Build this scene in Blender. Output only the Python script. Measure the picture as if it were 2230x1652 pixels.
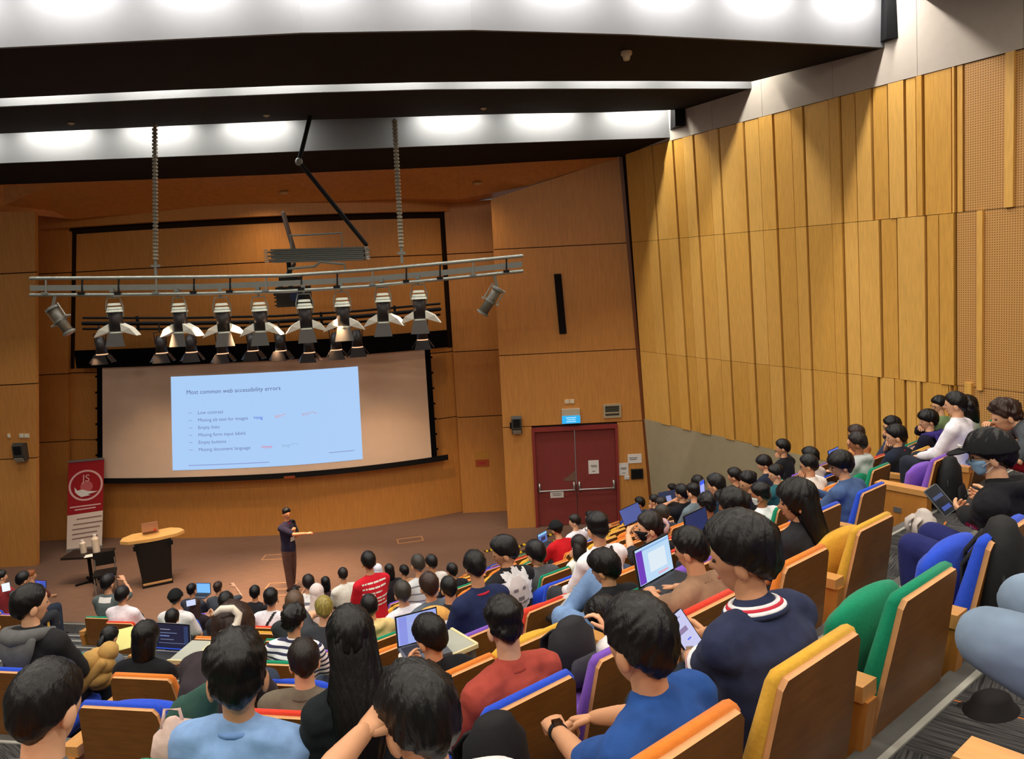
import bpy, math, random
import numpy as np
from mathutils import Vector, Matrix
from mathutils.bvhtree import BVHTree

for _o in list(bpy.data.objects):
    bpy.data.objects.remove(_o)
random.seed(7)
SC = bpy.context.scene
COL = SC.collection
V3 = lambda *a: np.array(a, float)

# ------------------------------------------------------------------ camera
FPX, PITCH, ROLL, ZC = 1650.0, math.atan((826 - 590) / 1650.0), 0.05, 6.7
EYE = V3(0, 0, ZC)
_F = V3(0, math.cos(PITCH), -math.sin(PITCH))
_U = V3(0, math.sin(PITCH), math.cos(PITCH))
_R = V3(1, 0, 0)
EX = math.cos(ROLL) * _R - math.sin(ROLL) * _U
EY = math.sin(ROLL) * _R + math.cos(ROLL) * _U
cam = bpy.data.cameras.new('camera')
cam.sensor_fit = 'HORIZONTAL'; cam.sensor_width = 36.0; cam.lens = 36.0 * FPX / 2230.0
cam.clip_start = 0.05; cam.clip_end = 200
camo = bpy.data.objects.new('camera', cam); COL.objects.link(camo)
camo.matrix_world = Matrix(((EX[0], EY[0], -_F[0], 0), (EX[1], EY[1], -_F[1], 0), (EX[2], EY[2], -_F[2], ZC), (0, 0, 0, 1)))
SC.camera = camo

# ------------------------------------------------------------------ world, exposure, lights
SC.view_settings.view_transform = 'Standard'; SC.view_settings.look = 'None'
SC.view_settings.exposure = 0.0; SC.view_settings.gamma = 1.0; SC.view_settings.use_curve_mapping = False
SC.cycles.max_bounces = 6; SC.cycles.diffuse_bounces = 3; SC.cycles.glossy_bounces = 2
SC.cycles.use_denoising = True
SC.cycles.sample_clamp_indirect = 4.0
W = bpy.data.worlds.new('world'); SC.world = W; W.use_nodes = True
W.node_tree.nodes['Background'].inputs[0].default_value = (1.0, 0.93, 0.84, 1)
W.node_tree.nodes['Background'].inputs[1].default_value = 0.11

# plan lines of the three ceiling fascias (facing the audience)
FA1 = [(-14, 10.62), (-1.26, 10.65), (2.13, 11.49), (6.27, 12.83)]
FA2 = [(-14, 13.75), (-4.67, 13.83), (-1.89, 13.97), (0.14, 14.33), (3.69, 15.07), (5.05, 15.35)]
FA3 = [(-14, 16.25), (-5.8, 16.80), (-3.36, 16.89), (0.11, 17.12), (3.93, 17.50)]
ZF1, ZF2, ZF3 = 9.97, 9.97, 9.47

def along(poly, d):
    for a, b in zip(poly, poly[1:]):
        a, b = np.array(a, float), np.array(b, float); l = np.linalg.norm(b - a)
        if d <= l: return a + (b - a) * d / l, math.atan2(b[1] - a[1], b[0] - a[0])
        d -= l
    return np.array(poly[-1], float), math.atan2(poly[-1][1] - poly[-2][1], poly[-1][0] - poly[-2][0])
def plen(poly): return sum(math.dist(a, b) for a, b in zip(poly, poly[1:]))

def area(name, loc, sx, sy, power, color, rot=(0, 0, 0), spread=None):
    l = bpy.data.lights.new(name, 'AREA'); l.shape = 'RECTANGLE'; l.size = sx; l.size_y = sy
    l.energy = power; l.color = color
    if spread: l.spread = math.radians(spread)
    o = bpy.data.objects.new(name, l); COL.objects.link(o); o.location = loc; o.rotation_euler = rot
    o['kind'] = 'structure'
    return o
COOL = (1.0, 0.98, 0.93); WARM = (1.0, 0.87, 0.68)
SLOT_POS = []
def slot(poly, z, off, pitch, tube, power, color, skip=()):
    n = int(plen(poly) / pitch)
    L = plen(poly)
    for i in range(n):
        if i in skip: continue
        p, a = along(poly, L - 0.25 - tube / 2 - i * pitch)
        loc = (p[0] + math.sin(a) * off, p[1] - math.cos(a) * off, z)
        SLOT_POS.append((loc, a, tube))
        area('ceiling_light', loc, tube, 0.10, power, color, (0, 0, a))
slot(FA1, 10.86, 0.30, 1.62, 1.05, 60, (1.0, 0.97, 0.97))
slot(FA2, 10.45, 0.30, 2.0, 1.6, 50, COOL)
slot(FA3, 10.20, 0.30, 2.05, 1.35, 58, COOL, skip=(3,))
# lamps of the same ceiling over and behind the viewer
for yy in (7.6, 4.2, 0.6, -3.0):
    for xx in (-9, -6, -3, 0, 3, 6):
        area('ceiling_light', (xx, yy, 10.40), 1.5, 0.16, 76, (1.0, 0.92, 0.80))

def spot(name, loc, target, power, angle, color, blend=0.6, size=0.12):
    l = bpy.data.lights.new(name, 'SPOT'); l.energy = power; l.spot_size = math.radians(angle); l.spot_blend = blend
    l.color = color; l.shadow_soft_size = size
    o = bpy.data.objects.new(name, l); COL.objects.link(o); o.location = loc
    o.rotation_euler = (Vector(target) - Vector(loc)).to_track_quat('-Z', 'Y').to_euler()
    o['kind'] = 'structure'
    return o
STAGE_W = (1.0, 0.66, 0.36)

# the three flush downlights of the wood ceiling
for x, y in ((-11.6, 18.5), (-5.9, 18.45), (-1.2, 18.6)):
    spot('downlight', (x, y, 8.78), (x, y, 0), 130, 150, (1.0, 0.72, 0.42), 1.0, .1)
# ------------------------------------------------------------------ pixel rays and the room's planes
def ray(x, y): return _F + (x - 1115) / FPX * EX - (y - 826) / FPX * EY
def onz(x, y, z): d = ray(x, y); return EYE + d * (z - ZC) / d[2]
def ony(x, y, Y): d = ray(x, y); return EYE + d * Y / d[1]
def onpl(x, y, p, n): d = ray(x, y); return EYE + d * np.dot(np.array(p) - EYE, n) / np.dot(d, n)
B0 = V3(3.55, 19.2, 0); DW = V3(.476, -.88, 0); DW /= np.linalg.norm(DW)
NIN = V3(-.88, -.476, 0); NIN /= np.linalg.norm(NIN)
UPW = V3(0, 0, 1) + .06 * NIN
NW = np.cross(DW, UPW); NW /= np.linalg.norm(NW)
if np.dot(NW, NIN) < 0: NW = -NW
def wallP(s, z, out=0.0): return B0 + s * DW + z * UPW + out * NW
def wallsz(x, y):
    P = onpl(x, y, B0, NW); return float(np.dot(P - B0 - P[2] * UPW, DW)), float(P[2])
# seating rows: two straight blocks that meet in a mitre
NR = V3(-.62, .785, 0); NR /= np.linalg.norm(NR); NL = V3(.17, .985, 0); NL /= np.linalg.norm(NL)
TR = V3(NR[1], -NR[0], 0); TL = V3(NL[1], -NL[0], 0)
RISE = 0.418
def CK(k): return 1.05 + .95 * k
def FZ(k): return ZC - 2.0 - RISE * k
def blk(d):
    a, b = d @ NR, d @ NL
    return 'R' if a < b else 'L'
def frame(b): return (NR, TR) if b == 'R' else (NL, TL)
def heading(b): n = frame(b)[0]; return math.atan2(n[0], n[1])

# ------------------------------------------------------------------ materials
def lin(c):
    c = c / 255.0
    return c / 12.92 if c <= 0.04045 else ((c + 0.055) / 1.055) ** 2.4
def rgb(h):
    if isinstance(h, str): h = tuple(int(h[i:i + 2], 16) for i in (0, 2, 4))
    return tuple(lin(c) for c in h)
MATS = {}
def newmat(name):
    m = bpy.data.materials.new(name); m.use_nodes = True
    nt = m.node_tree; return m, nt, nt.nodes['Principled BSDF']
def N(nt, t, **kw):
    n = nt.nodes.new(t)
    for k, v in kw.items(): setattr(n, k, v)
    return n
def mat(name, col, rough=.6, spec=.3, var=.08, scale=40., bump=0., metal=0., stretch=(1, 1, 1), emit=None, es=1., sheen=0., coord='Object'):
    key = (name, str(col), rough, var, scale, bump, emit, es)
    if key in MATS: return MATS[key]
    m, nt, b = newmat(name); c = rgb(col)
    b.inputs['Roughness'].default_value = rough; b.inputs['Metallic'].default_value = metal
    b.inputs['Specular IOR Level'].default_value = spec
    if sheen: b.inputs['Sheen Weight'].default_value = sheen
    if emit:
        b.inputs['Emission Color'].default_value = (*rgb(emit), 1); b.inputs['Emission Strength'].default_value = es
    if var or bump:
        tc = N(nt, 'ShaderNodeTexCoord'); mp = N(nt, 'ShaderNodeMapping'); mp.inputs['Scale'].default_value = stretch
        nt.links.new(tc.outputs[coord], mp.inputs[0])
        nz = N(nt, 'ShaderNodeTexNoise'); nz.inputs['Scale'].default_value = scale; nz.inputs['Detail'].default_value = 3
        nt.links.new(mp.outputs[0], nz.inputs['Vector'])
        rp = N(nt, 'ShaderNodeValToRGB'); e = rp.color_ramp.elements
        e[0].position = .3; e[1].position = .7
        e[0].color = (*[x * (1 - var) for x in c], 1); e[1].color = (*[min(1, x * (1 + var)) for x in c], 1)
        nt.links.new(nz.outputs['Fac'], rp.inputs[0]); nt.links.new(rp.outputs[0], b.inputs['Base Color'])
        if bump:
            bp = N(nt, 'ShaderNodeBump'); bp.inputs['Strength'].default_value = bump; bp.inputs['Distance'].default_value = .01
            nt.links.new(nz.outputs['Fac'], bp.inputs['Height']); nt.links.new(bp.outputs[0], b.inputs['Normal'])
    else:
        b.inputs['Base Color'].default_value = (*c, 1)
    MATS[key] = m
    return m
def wood(name, col, var=.16, rough=.38, spec=.4, sc=(14, 14, .9), coord='Object'):
    return mat(name, col, rough, spec, var, 3.0, .0, stretch=sc, coord=coord)
def cloth(col, name='fabric'):
    return mat(name, col, .92, .12, .10, 22., .25, sheen=.03)
def stripes(name, c1, c2, period, axis='Z', duty=.5):
    key = (name, c1, c2, period)
    if key in MATS: return MATS[key]
    m, nt, b = newmat(name); b.inputs['Roughness'].default_value = .9
    tc = N(nt, 'ShaderNodeTexCoord'); sp = N(nt, 'ShaderNodeSeparateXYZ'); nt.links.new(tc.outputs['Object'], sp.inputs[0])
    a = N(nt, 'ShaderNodeMath', operation='MULTIPLY'); nt.links.new(sp.outputs[axis], a.inputs[0]); a.inputs[1].default_value = 1 / period
    f = N(nt, 'ShaderNodeMath', operation='FRACT'); nt.links.new(a.outputs[0], f.inputs[0])
    g = N(nt, 'ShaderNodeMath', operation='GREATER_THAN'); nt.links.new(f.outputs[0], g.inputs[0]); g.inputs[1].default_value = duty
    mx = N(nt, 'ShaderNodeMix', data_type='RGBA'); nt.links.new(g.outputs[0], mx.inputs[0])
    mx.inputs[6].default_value = (*rgb(c1), 1); mx.inputs[7].default_value = (*rgb(c2), 1)
    nt.links.new(mx.outputs[2], b.inputs['Base Color']); MATS[key] = m
    return m
def screenmat(name, col, es=1.0):
    m, nt, b = newmat(name); b.inputs['Base Color'].default_value = (0.01, 0.01, 0.012, 1); b.inputs['Roughness'].default_value = .25
    b.inputs['Emission Color'].default_value = (*rgb(col), 1); b.inputs['Emission Strength'].default_value = es
    return m

# ------------------------------------------------------------------ mesh building
class MB:
    def __init__(s): s.v = []; s.f = []; s.m = []; s.n = 0
    def add(s, v, f, m=0):
        v = np.asarray(v, float).reshape(-1, 3)
        s.v.append(v); s.f += [tuple(i + s.n for i in q) for q in f]; s.m += [m] * len(f); s.n += len(v); return s
    def box(s, c, d, m=0, R=None):
        x, y, z = [q / 2 for q in d]
        v = V3(-x, -y, -z), V3(x, -y, -z), V3(x, y, -z), V3(-x, y, -z), V3(-x, -y, z), V3(x, -y, z), V3(x, y, z), V3(-x, y, z)
        v = np.array(v)
        if R is not None: v = v @ np.asarray(R).T
        return s.add(v + np.array(c), [(0, 3, 2, 1), (4, 5, 6, 7), (0, 1, 5, 4), (1, 2, 6, 5), (2, 3, 7, 6), (3, 0, 4, 7)], m)
    def hexa(s, a, b, m=0):   # two quads a (front) and b (back), same winding
        v = list(a) + list(b)
        return s.add(v, [(0, 1, 2, 3), (7, 6, 5, 4), (0, 4, 5, 1), (1, 5, 6, 2), (2, 6, 7, 3), (3, 7, 4, 0)], m)
    def prism(s, poly, off, m=0, me=None):  # poly: 3d points, extruded by off
        n = len(poly); a = [np.array(p, float) for p in poly]; b = [p + np.array(off, float) for p in a]
        s.add(a + b, [tuple(range(n)), tuple(range(2 * n - 1, n - 1, -1))], m)
        s.f += [tuple(x + s.n - 2 * n for x in (i, i + n, (i + 1) % n + n, (i + 1) % n)) for i in range(n)]
        s.m += [m if me is None else me] * n
        return s
    def tube(s, pts, rad, n=10, m=0, flat=None, lat=None, caps=True):
        """round-ended tube; rad scalars or (rx, ry) pairs; lat: fixed lateral axis"""
        P = [np.array(p, float) for p in pts]; Rr = [(r, r) if np.isscalar(r) else r for r in rad]
        if len(P) == 1: P = [P[0], P[0] + V3(0, 0, 1e-4)]; Rr = Rr * 2
        T = []
        for i in range(len(P)):
            t = P[min(i + 1, len(P) - 1)] - P[max(i - 1, 0)]; T.append(t / (np.linalg.norm(t) + 1e-9))
        if lat is None:
            a = V3(1, 0, 0) if abs(T[0][0]) < .8 else V3(0, 1, 0)
        else: a = np.array(lat, float)
        rings = []; ax = a
        for i, (p, t, r) in enumerate(zip(P, T, Rr)):
            base = a if lat is not None else ax
            x = base - t * (base @ t); x /= np.linalg.norm(x) + 1e-9; ax = x; y = np.cross(t, x)
            rings.append((p, x, y, r, t))
        if caps:
            p, x, y, r, t = rings[0]; h = min(r)
            pre = [(p - t * h * .92, x, y, (r[0] * .38, r[1] * .38), t), (p - t * h * .6, x, y, (r[0] * .8, r[1] * .8), t)]
            p, x, y, r, t = rings[-1]; h = min(r)
            post = [(p + t * h * .6, x, y, (r[0] * .8, r[1] * .8), t), (p + t * h * .92, x, y, (r[0] * .38, r[1] * .38), t)]
            rings = pre + rings + post
        an = np.linspace(0, 2 * math.pi, n, endpoint=False); c, si = np.cos(an), np.sin(an)
        v = np.concatenate([p + np.outer(c * r[0], x) + np.outer(si * r[1], y) for p, x, y, r, t in rings])
        f = []
        for i in range(len(rings) - 1):
            for j in range(n):
                k = (j + 1) % n; f.append((i * n + j, i * n + k, (i + 1) * n + k, (i + 1) * n + j))
        f.append(tuple(range(n - 1, -1, -1))); f.append(tuple((len(rings) - 1) * n + j for j in range(n)))
        return s.add(v, f, m)
    def ball(s, c, r, n=10, k=7, m=0, R=None):
        r = V3(r, r, r) if np.isscalar(r) else np.array(r, float)
        v = [V3(0, 0, -1)]
        for i in range(1, k):
            t = math.pi * i / k - math.pi / 2
            for j in range(n): a = 2 * math.pi * j / n; v.append(V3(math.cos(t) * math.cos(a), math.cos(t) * math.sin(a), math.sin(t)))
        v.append(V3(0, 0, 1)); v = np.array(v) * r
        if R is not None: v = v @ np.asarray(R).T
        f = [(0, 1 + (j + 1) % n, 1 + j) for j in range(n)]
        for i in range(k - 2):
            for j in range(n):
                a = 1 + i * n + j; b = 1 + i * n + (j + 1) % n; f.append((a, b, b + n, a + n))
        e = 1 + (k - 1) * n; f += [(e, e - n + j, e - n + (j + 1) % n) for j in range(n)]
        return s.add(v + np.array(c, float), f, m)
    def cyl(s, a, b, r, n=12, m=0, r2=None):
        a, b = np.array(a, float), np.array(b, float); t = b - a; t /= np.linalg.norm(t)
        x = np.cross(t, V3(0, 0, 1) if abs(t[2]) < .9 else V3(1, 0, 0)); x /= np.linalg.norm(x); y = np.cross(t, x)
        r2 = r if r2 is None else r2; an = np.linspace(0, 2 * math.pi, n, endpoint=False)
        v = [a + r * (x * math.cos(q) + y * math.sin(q)) for q in an] + [b + r2 * (x * math.cos(q) + y * math.sin(q)) for q in an]
        f = [(j, (j + 1) % n, (j + 1) % n + n, j + n) for j in range(n)] + [tuple(range(n - 1, -1, -1)), tuple(range(n, 2 * n))]
        return s.add(v, f, m)
    def mesh(s, name, mats, smooth=False):
        me = bpy.data.meshes.new(name)
        me.from_pydata(np.concatenate(s.v).tolist() if s.v else [], [], s.f)
        for q in (mats if isinstance(mats, (list, tuple)) else [mats]): me.materials.append(q)
        me.polygons.foreach_set('material_index', np.array(s.m, dtype=np.int32))
        if smooth: me.polygons.foreach_set('use_smooth', np.ones(len(s.f), dtype=bool))
        me.validate(); me.update()
        return me
    def build(s, name, mats, parent=None, smooth=False, **kw):
        return link(name, s.mesh(name, mats, smooth), parent, **kw)
def tag(o, label=None, cat=None, group=None, kind=None):
    if label: o['label'] = label
    if cat: o['category'] = cat
    if group: o['group'] = group
    if kind: o['kind'] = kind
    return o
def link(name, data, parent=None, loc=None, rotz=None, label=None, cat=None, group=None, kind=None, slot_mats=None):
    o = bpy.data.objects.new(name, data); COL.objects.link(o)
    if parent is not None: o.parent = parent
    if loc is not None: o.location = tuple(loc)
    if rotz is not None: o.rotation_euler = (0, 0, rotz)
    if slot_mats:
        for i, q in enumerate(slot_mats):
            if q is not None: o.material_slots[i].link = 'OBJECT'; o.material_slots[i].material = q
    return tag(o, label, cat, group, kind)
def empty(name, loc=(0, 0, 0), rotz=0, **kw):
    o = link(name, None, loc=loc, rotz=rotz, **kw); o.empty_display_size = .1; return o
def text_mesh(body, size, align='LEFT'):
    cu = bpy.data.curves.new('t', 'FONT'); cu.body = body; cu.size = size; cu.align_x = align; cu.extrude = 0; cu.resolution_u = 3
    o = bpy.data.objects.new('t', cu); COL.objects.link(o)
    me = bpy.data.meshes.new_from_object(o.evaluated_get(bpy.context.evaluated_depsgraph_get()))
    v = np.array([x.co[:] for x in me.vertices]).reshape(-1, 3); f = [tuple(p.vertices) for p in me.polygons]
    bpy.data.objects.remove(o); bpy.data.curves.remove(cu); bpy.data.meshes.remove(me)
    return v, f
def qd(mb, pts, thick, nrm, m=0):
    """thin slab from four points, pushed back along -nrm"""
    a = [np.array(p, float) for p in pts]; b = [p - thick * np.array(nrm) for p in a]
    return mb.hexa(a, b, m)

# stage lamps on the truss and rear bar
for i, (x, tx, ty) in enumerate([(-8.2, -8.4, 16.6), (-6.9, -6.6, 15.6), (-6.2, -5.2, 15.9), (-5.4, -5.6, 16.8), (-4.5, -4.9, 15.6), (-3.4, -3.6, 16.2), (-2.2, -2.6, 17.0)]):
    spot('stage_spot', (x, 15.2, 6.0), (tx, ty, 0.0), 2600, 50, STAGE_W, .8)
for i, x in enumerate((-9.6, -8.2, -6.9, -5.4, -4.2, -2.8)):
    spot('stage_spot', (x, 17.45, 5.2), (x * .9 - .3, 18.9, 0.4), 230, 80, STAGE_W, .8)
# ------------------------------------------------------------------ the room
M_SIDE = [wood('side_veneer', c, .10) for c in ((222, 167, 80), (214, 159, 72), (226, 173, 87))]
M_FRONT = [wood('front_veneer', c, .10, rough=.42) for c in ((204, 140, 70), (198, 133, 65))]
M_DARKWOOD = wood('dark_veneer', (120, 66, 30), .12)
M_GAP = mat('joint_shadow_gap', (40, 26, 14), .9, .1, 0)
M_GREY = mat('grey_plaster', (186, 174, 158), .9, .1, .03, 6)
M_DADO = mat('beige_plaster', (170, 158, 128), .9, .1, .03, 5)
M_BLACK = mat('black_ceiling_paint', (38, 33, 30), .9, .1, .06, 3)
M_BLACK2 = mat('black_paint', (16, 15, 16), .7, .2, 0)
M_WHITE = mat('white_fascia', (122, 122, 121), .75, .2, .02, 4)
M_STEEL = mat('brushed_steel', (176, 176, 172), .35, .5, .05, 60, metal=.8)

def perf_mat():
    m, nt, b = newmat('perforated_veneer'); b.inputs['Roughness'].default_value = .6
    tc = N(nt, 'ShaderNodeTexCoord'); sp = N(nt, 'ShaderNodeSeparateXYZ'); nt.links.new(tc.outputs['UV'], sp.inputs[0])
    outs = []
    for ax in 'XY':
        a = N(nt, 'ShaderNodeMath', operation='FRACT'); nt.links.new(sp.outputs[ax], a.inputs[0])
        s = N(nt, 'ShaderNodeMath', operation='SUBTRACT'); nt.links.new(a.outputs[0], s.inputs[0]); s.inputs[1].default_value = .5
        q = N(nt, 'ShaderNodeMath', operation='MULTIPLY'); nt.links.new(s.outputs[0], q.inputs[0]); nt.links.new(s.outputs[0], q.inputs[1]); outs.append(q)
    ad = N(nt, 'ShaderNodeMath', operation='ADD'); nt.links.new(outs[0].outputs[0], ad.inputs[0]); nt.links.new(outs[1].outputs[0], ad.inputs[1])
    lt = N(nt, 'ShaderNodeMath', operation='LESS_THAN'); nt.links.new(ad.outputs[0], lt.inputs[0]); lt.inputs[1].default_value = .06
    mx = N(nt, 'ShaderNodeMix', data_type='RGBA'); nt.links.new(lt.outputs[0], mx.inputs[0])
    mx.inputs[6].default_value = (*rgb((206, 152, 82)), 1); mx.inputs[7].default_value = (*rgb((120, 80, 34)), 1)
    nt.links.new(mx.outputs[2], b.inputs['Base Color']); return m
M_PERF = perf_mat()

# right wall -------------------------------------------------------
def wslab(mb, s0, s1, z0, z1, o0, o1, m=0):
    mb.hexa([wallP(s0, z0, o1), wallP(s1, z0, o1), wallP(s1, z1, o1), wallP(s0, z1, o1)],
            [wallP(s0, z0, o0), wallP(s1, z0, o0), wallP(s1, z1, o0), wallP(s0, z1, o0)], m)
mb = MB(); wslab(mb, -.4, 17, -.3, 2.76, -.25, .012); wallr = mb.build('wall_right', M_DADO, kind='structure')
mb = MB(); wslab(mb, -.4, 17, 2.7, 9.45, -.25, -.05); mb.build('backing', M_GAP, wallr)
E0 = [-.05, .61, .98, 1.37, 1.71, 2.03, 2.37, 2.82, 3.12, 3.63, 3.82, 4.20, 4.56, 4.98, 5.26, 5.81, 6.04, 6.34]
rw = random.Random(3)
def panels(edges, z0, z1, outs):
    for i, (a, b) in enumerate(zip(edges, edges[1:])):
        o = outs[i % len(outs)] if isinstance(outs, list) else outs
        mb = MB(); wslab(mb, a + .006, b - .026, z0 + .004, z1 - .004, -.05, o)
        mb.build('wall_panel', M_SIDE[rw.randrange(3)], wallr)
OUT = [.010, .035, .012, .045, .015, .04]
up = E0 + [6.65, 6.94, 7.24, 7.43, 7.55, 8.0, 8.06, 8.17]
md = E0 + [6.76, 7.07, 7.57, 7.79, 8.05]
lo = E0 + [6.68, 6.98, 7.18, 7.38, 7.47, 7.94, 7.985, 8.02, 8.06]
panels(up, 7.25, 9.4, OUT); panels(md, 4.53, 7.25, OUT); panels(lo, 2.74, 4.53, OUT)
def perf(s0, s1, z0, z1):
    me = bpy.data.meshes.new('perforated_panel')
    P = [wallP(s0, z0, .01), wallP(s1, z0, .01), wallP(s1, z1, .01), wallP(s0, z1, .01), wallP(s0, z0, -.03), wallP(s1, z0, -.03), wallP(s1, z1, -.03), wallP(s0, z1, -.03)]
    me.from_pydata([tuple(p) for p in P], [], [(0, 1, 2, 3), (7, 6, 5, 4), (0, 4, 5, 1), (1, 5, 6, 2), (2, 6, 7, 3), (3, 7, 4, 0)])
    uv = me.uv_layers.new(); q = 28.0
    for l in me.loops:
        i = l.vertex_index % 4; uv.data[l.index].uv = ((s0 if i in (0, 3) else s1) * q, (z0 if i < 2 else z1) * q)
    me.materials.append(M_PERF); link('perforated_panel', me, wallr)
for a, b, z0, z1 in ((8.18, 9.6, 7.255, 9.39), (9.605, 12, 7.255, 9.39), (12.005, 17, 7.255, 9.39), (8.06, 9.6, 4.535, 7.245), (9.605, 12, 4.535, 7.245), (12.005, 17, 4.535, 7.245), (8.07, 9.6, 2.745, 4.525), (9.605, 12, 2.745, 4.525), (12.005, 17, 2.745, 4.525)):
    perf(a, b, z0, z1)
for a, b, z0, z1 in ((8.78, 8.9, 7.26, 9.4), (8.39, 8.47, 4.5, 7.25), (8.20, 8.31, 2.75, 4.6), (9.55, 9.66, 4.6, 7.3), (10.2, 10.32, 7.26, 9.4)):
    mb = MB(); wslab(mb, a, b, z0, z1, .008, .06); mb.build('batten', M_SIDE[2], wallr)
for a, b in zip([-.4, 2.4, 2.95, 4.3, 5.9, 7.45, 9.0, 12], [2.4, 2.95, 4.3, 5.9, 7.45, 9.0, 12, 17]):
    mb = MB(); wslab(mb, a + .003, b - .003, 9.405, 11.7, -.25, .03); mb.build('upper_panel', M_GREY, wallr)

# front walls ------------------------------------------------------
ZJ = [0, 2.75, 4.58, 7.23]
def colpanels(name, Y, Lt, Lb, Rt, Rb, ztl, ztr, zs=ZJ, th=.12):
    A0, A1, C0, C1 = ony(*Lb, Y), ony(*Lt, Y), ony(*Rb, Y), ony(*Rt, Y)
    def at(P0, P1, z): t = (z - P0[2]) / (P1[2] - P0[2]); return P0[0] + (P1[0] - P0[0]) * t
    root = None; g = .012
    for i, z0 in enumerate(zs):
        last = i == len(zs) - 1
        zl0 = z0 + (g if i else -.02); zl = ztl if last else zs[i + 1] - g; zr = ztr if last else zs[i + 1] - g
        mb = MB()
        mb.hexa([V3(at(A0, A1, zl0), Y, zl0), V3(at(C0, C1, zl0), Y, zl0), V3(at(C0, C1, zr), Y, zr), V3(at(A0, A1, zl), Y, zl)],
                [V3(at(A0, A1, zl0), Y + th, zl0), V3(at(C0, C1, zl0), Y + th, zl0), V3(at(C0, C1, zr), Y + th, zr), V3(at(A0, A1, zl), Y + th, zl)])
        o = mb.build(name if root is None else 'wall_panel', M_FRONT[i % 2], root, kind='structure' if root is None else None)
        root = root or o
    mb = MB(); zt = max(ztl, ztr)
    mb.hexa([V3(at(A0, A1, 0) + .02, Y + .03, 0), V3(at(C0, C1, 0) - .02, Y + .03, 0), V3(at(C0, C1, ztr) - .02, Y + .03, ztr - .02), V3(at(A0, A1, ztl) + .02, Y + .03, ztl - .02)],
            [V3(at(A0, A1, 0) + .02, Y + .1, 0), V3(at(C0, C1, 0) - .02, Y + .1, 0), V3(at(C0, C1, ztr) - .02, Y + .1, ztr - .02), V3(at(A0, A1, ztl) + .02, Y + .1, ztl - .02)])
    mb.build('backing', M_GAP, root)
    return root
wall_l = colpanels('wall_left', 18.2, (-320, 452), (-320, 1260), (76, 464), (80, 1228), 8.85, 8.62)
colpanels('wall_left_2', 20.1, (40, 470), (20, 1190), (151, 480), (146, 1172), 8.7, 8.65)
colpanels('wall_front_2', 20.7, (968, 467), (1008, 1115), (1075, 437), (1120, 1115), 8.6, 8.6)
# return between the front-left panel and the wall behind it
pl = ony(78, 860, 18.2)

def Yw(X): return 19.6 + (.022 if X < -6.6 else .05) * (X + 6.6) ** 2
def oncurve(x, y, off):
    Y = 19.4
    for _ in range(20): P = ony(x, y, Y); Y = Yw(P[0]) - off
    return P
def curved(name, X0, X1, z0, z1, off, th, m, parent=None, n=28, xf=None, **kw):
    mb = MB(); v = []
    for i in range(n + 1):
        for z in (z0, z1):
            x = X0 + (X1 - X0) * i / n if xf is None else xf(i / n, z)
            y = Yw(x) - off; v += [(x, y, z), (x, y + th, z)]
    f = []
    for i in range(n):
        a, b = 4 * i, 4 * i + 4
        f += [(a, b, b + 2, a + 2), (b + 1, a + 1, a + 3, b + 3), (a + 2, b + 2, b + 3, a + 3), (a + 1, b + 1, b, a)]
    f += [(0, 2, 3, 1), (4 * n, 4 * n + 1, 4 * n + 3, 4 * n + 2)]
    mb.add(v, f); return mb.build(name, m, parent, **kw)
wf = curved('wall_front', -13.6, -1.45, -.02, 2.74, 0, .12, M_FRONT[0], kind='structure')
curved('wall_panel', -13.6, -1.45, 2.765, 4.57, 0, .12, M_FRONT[0], wf)
curved('wall_panel', -13.6, -1.45, 4.595, 7.22, 0, .12, M_FRONT[0], wf)
curved('wall_panel', -13.6, -1.45, 7.245, 8.28, 0, .12, M_FRONT[0], wf)
curved('backing', -13.6, -1.45, 0, 8.9, -.04, .12, M_GAP, wf)
curved('bulkhead', -13.6, -1.45, 8.36, 8.95, .28, .35, M_FRONT[1], wf)
curved('shadow_gap', -1.72, -1.58, 4.7, 8.3, .012, .02, M_GAP, wf, n=2)
curved('shadow_gap', 0, 0, 4.7, 8.3, .012, .02, M_GAP, wf, n=2, xf=lambda t, z: -11.78 + (z - 4.7) / 3.6 * .6 + t * .12)
curved('shadow_gap', -11.2, -1.6, 8.20, 8.33, .012, .02, M_GAP, wf)

# wall with the double door
Yd = 19.2
dz = lambda x: 8.45 + (x + .4) / 3.4 * .9
DX0, DX1, DZ = .44, 2.66, 2.66
root = None
def dpan(x0, x1, z0, z1, name='wall_panel', top=None):
    global root
    xr = lambda z: x1 if x1 < 3.3 else 3.55 - z * .0645
    zt0, zt1 = (z1, z1) if top is None else (dz(x0), dz(xr(9)))
    mb = MB(); mb.hexa([V3(x0, Yd, z0), V3(xr(z0), Yd, z0), V3(xr(zt1), Yd, zt1), V3(x0, Yd, zt0)], [V3(x0, Yd + .15, z0), V3(xr(z0), Yd + .15, z0), V3(xr(zt1), Yd + .15, zt1), V3(x0, Yd + .15, zt0)])
    o = mb.build(name if root is None else 'wall_panel', M_FRONT[0], root, kind='structure' if root is None else None); root = root or o
dpan(-.3, DX0, -.02, 2.70, 'wall_front_3'); dpan(DX1, 3.56, -.02, 2.70); dpan(-.3, 3.56, 2.72, 4.57); dpan(-.3, 3.56, 4.59, 7.24); dpan(-.3, 3.56, 7.26, 0, top=1)
wall_d = root
mb = MB(); mb.hexa([V3(-.29, Yd + .04, 2.68), V3(3.36, Yd + .04, 2.68), V3(3.0, Yd + .04, 9.2), V3(-.29, Yd + .04, 8.4)], [V3(-.29, Yd + .14, 2.68), V3(3.36, Yd + .14, 2.68), V3(3.0, Yd + .14, 9.2), V3(-.29, Yd + .14, 8.4)])
mb.build('backing', M_GAP, wall_d)
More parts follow.
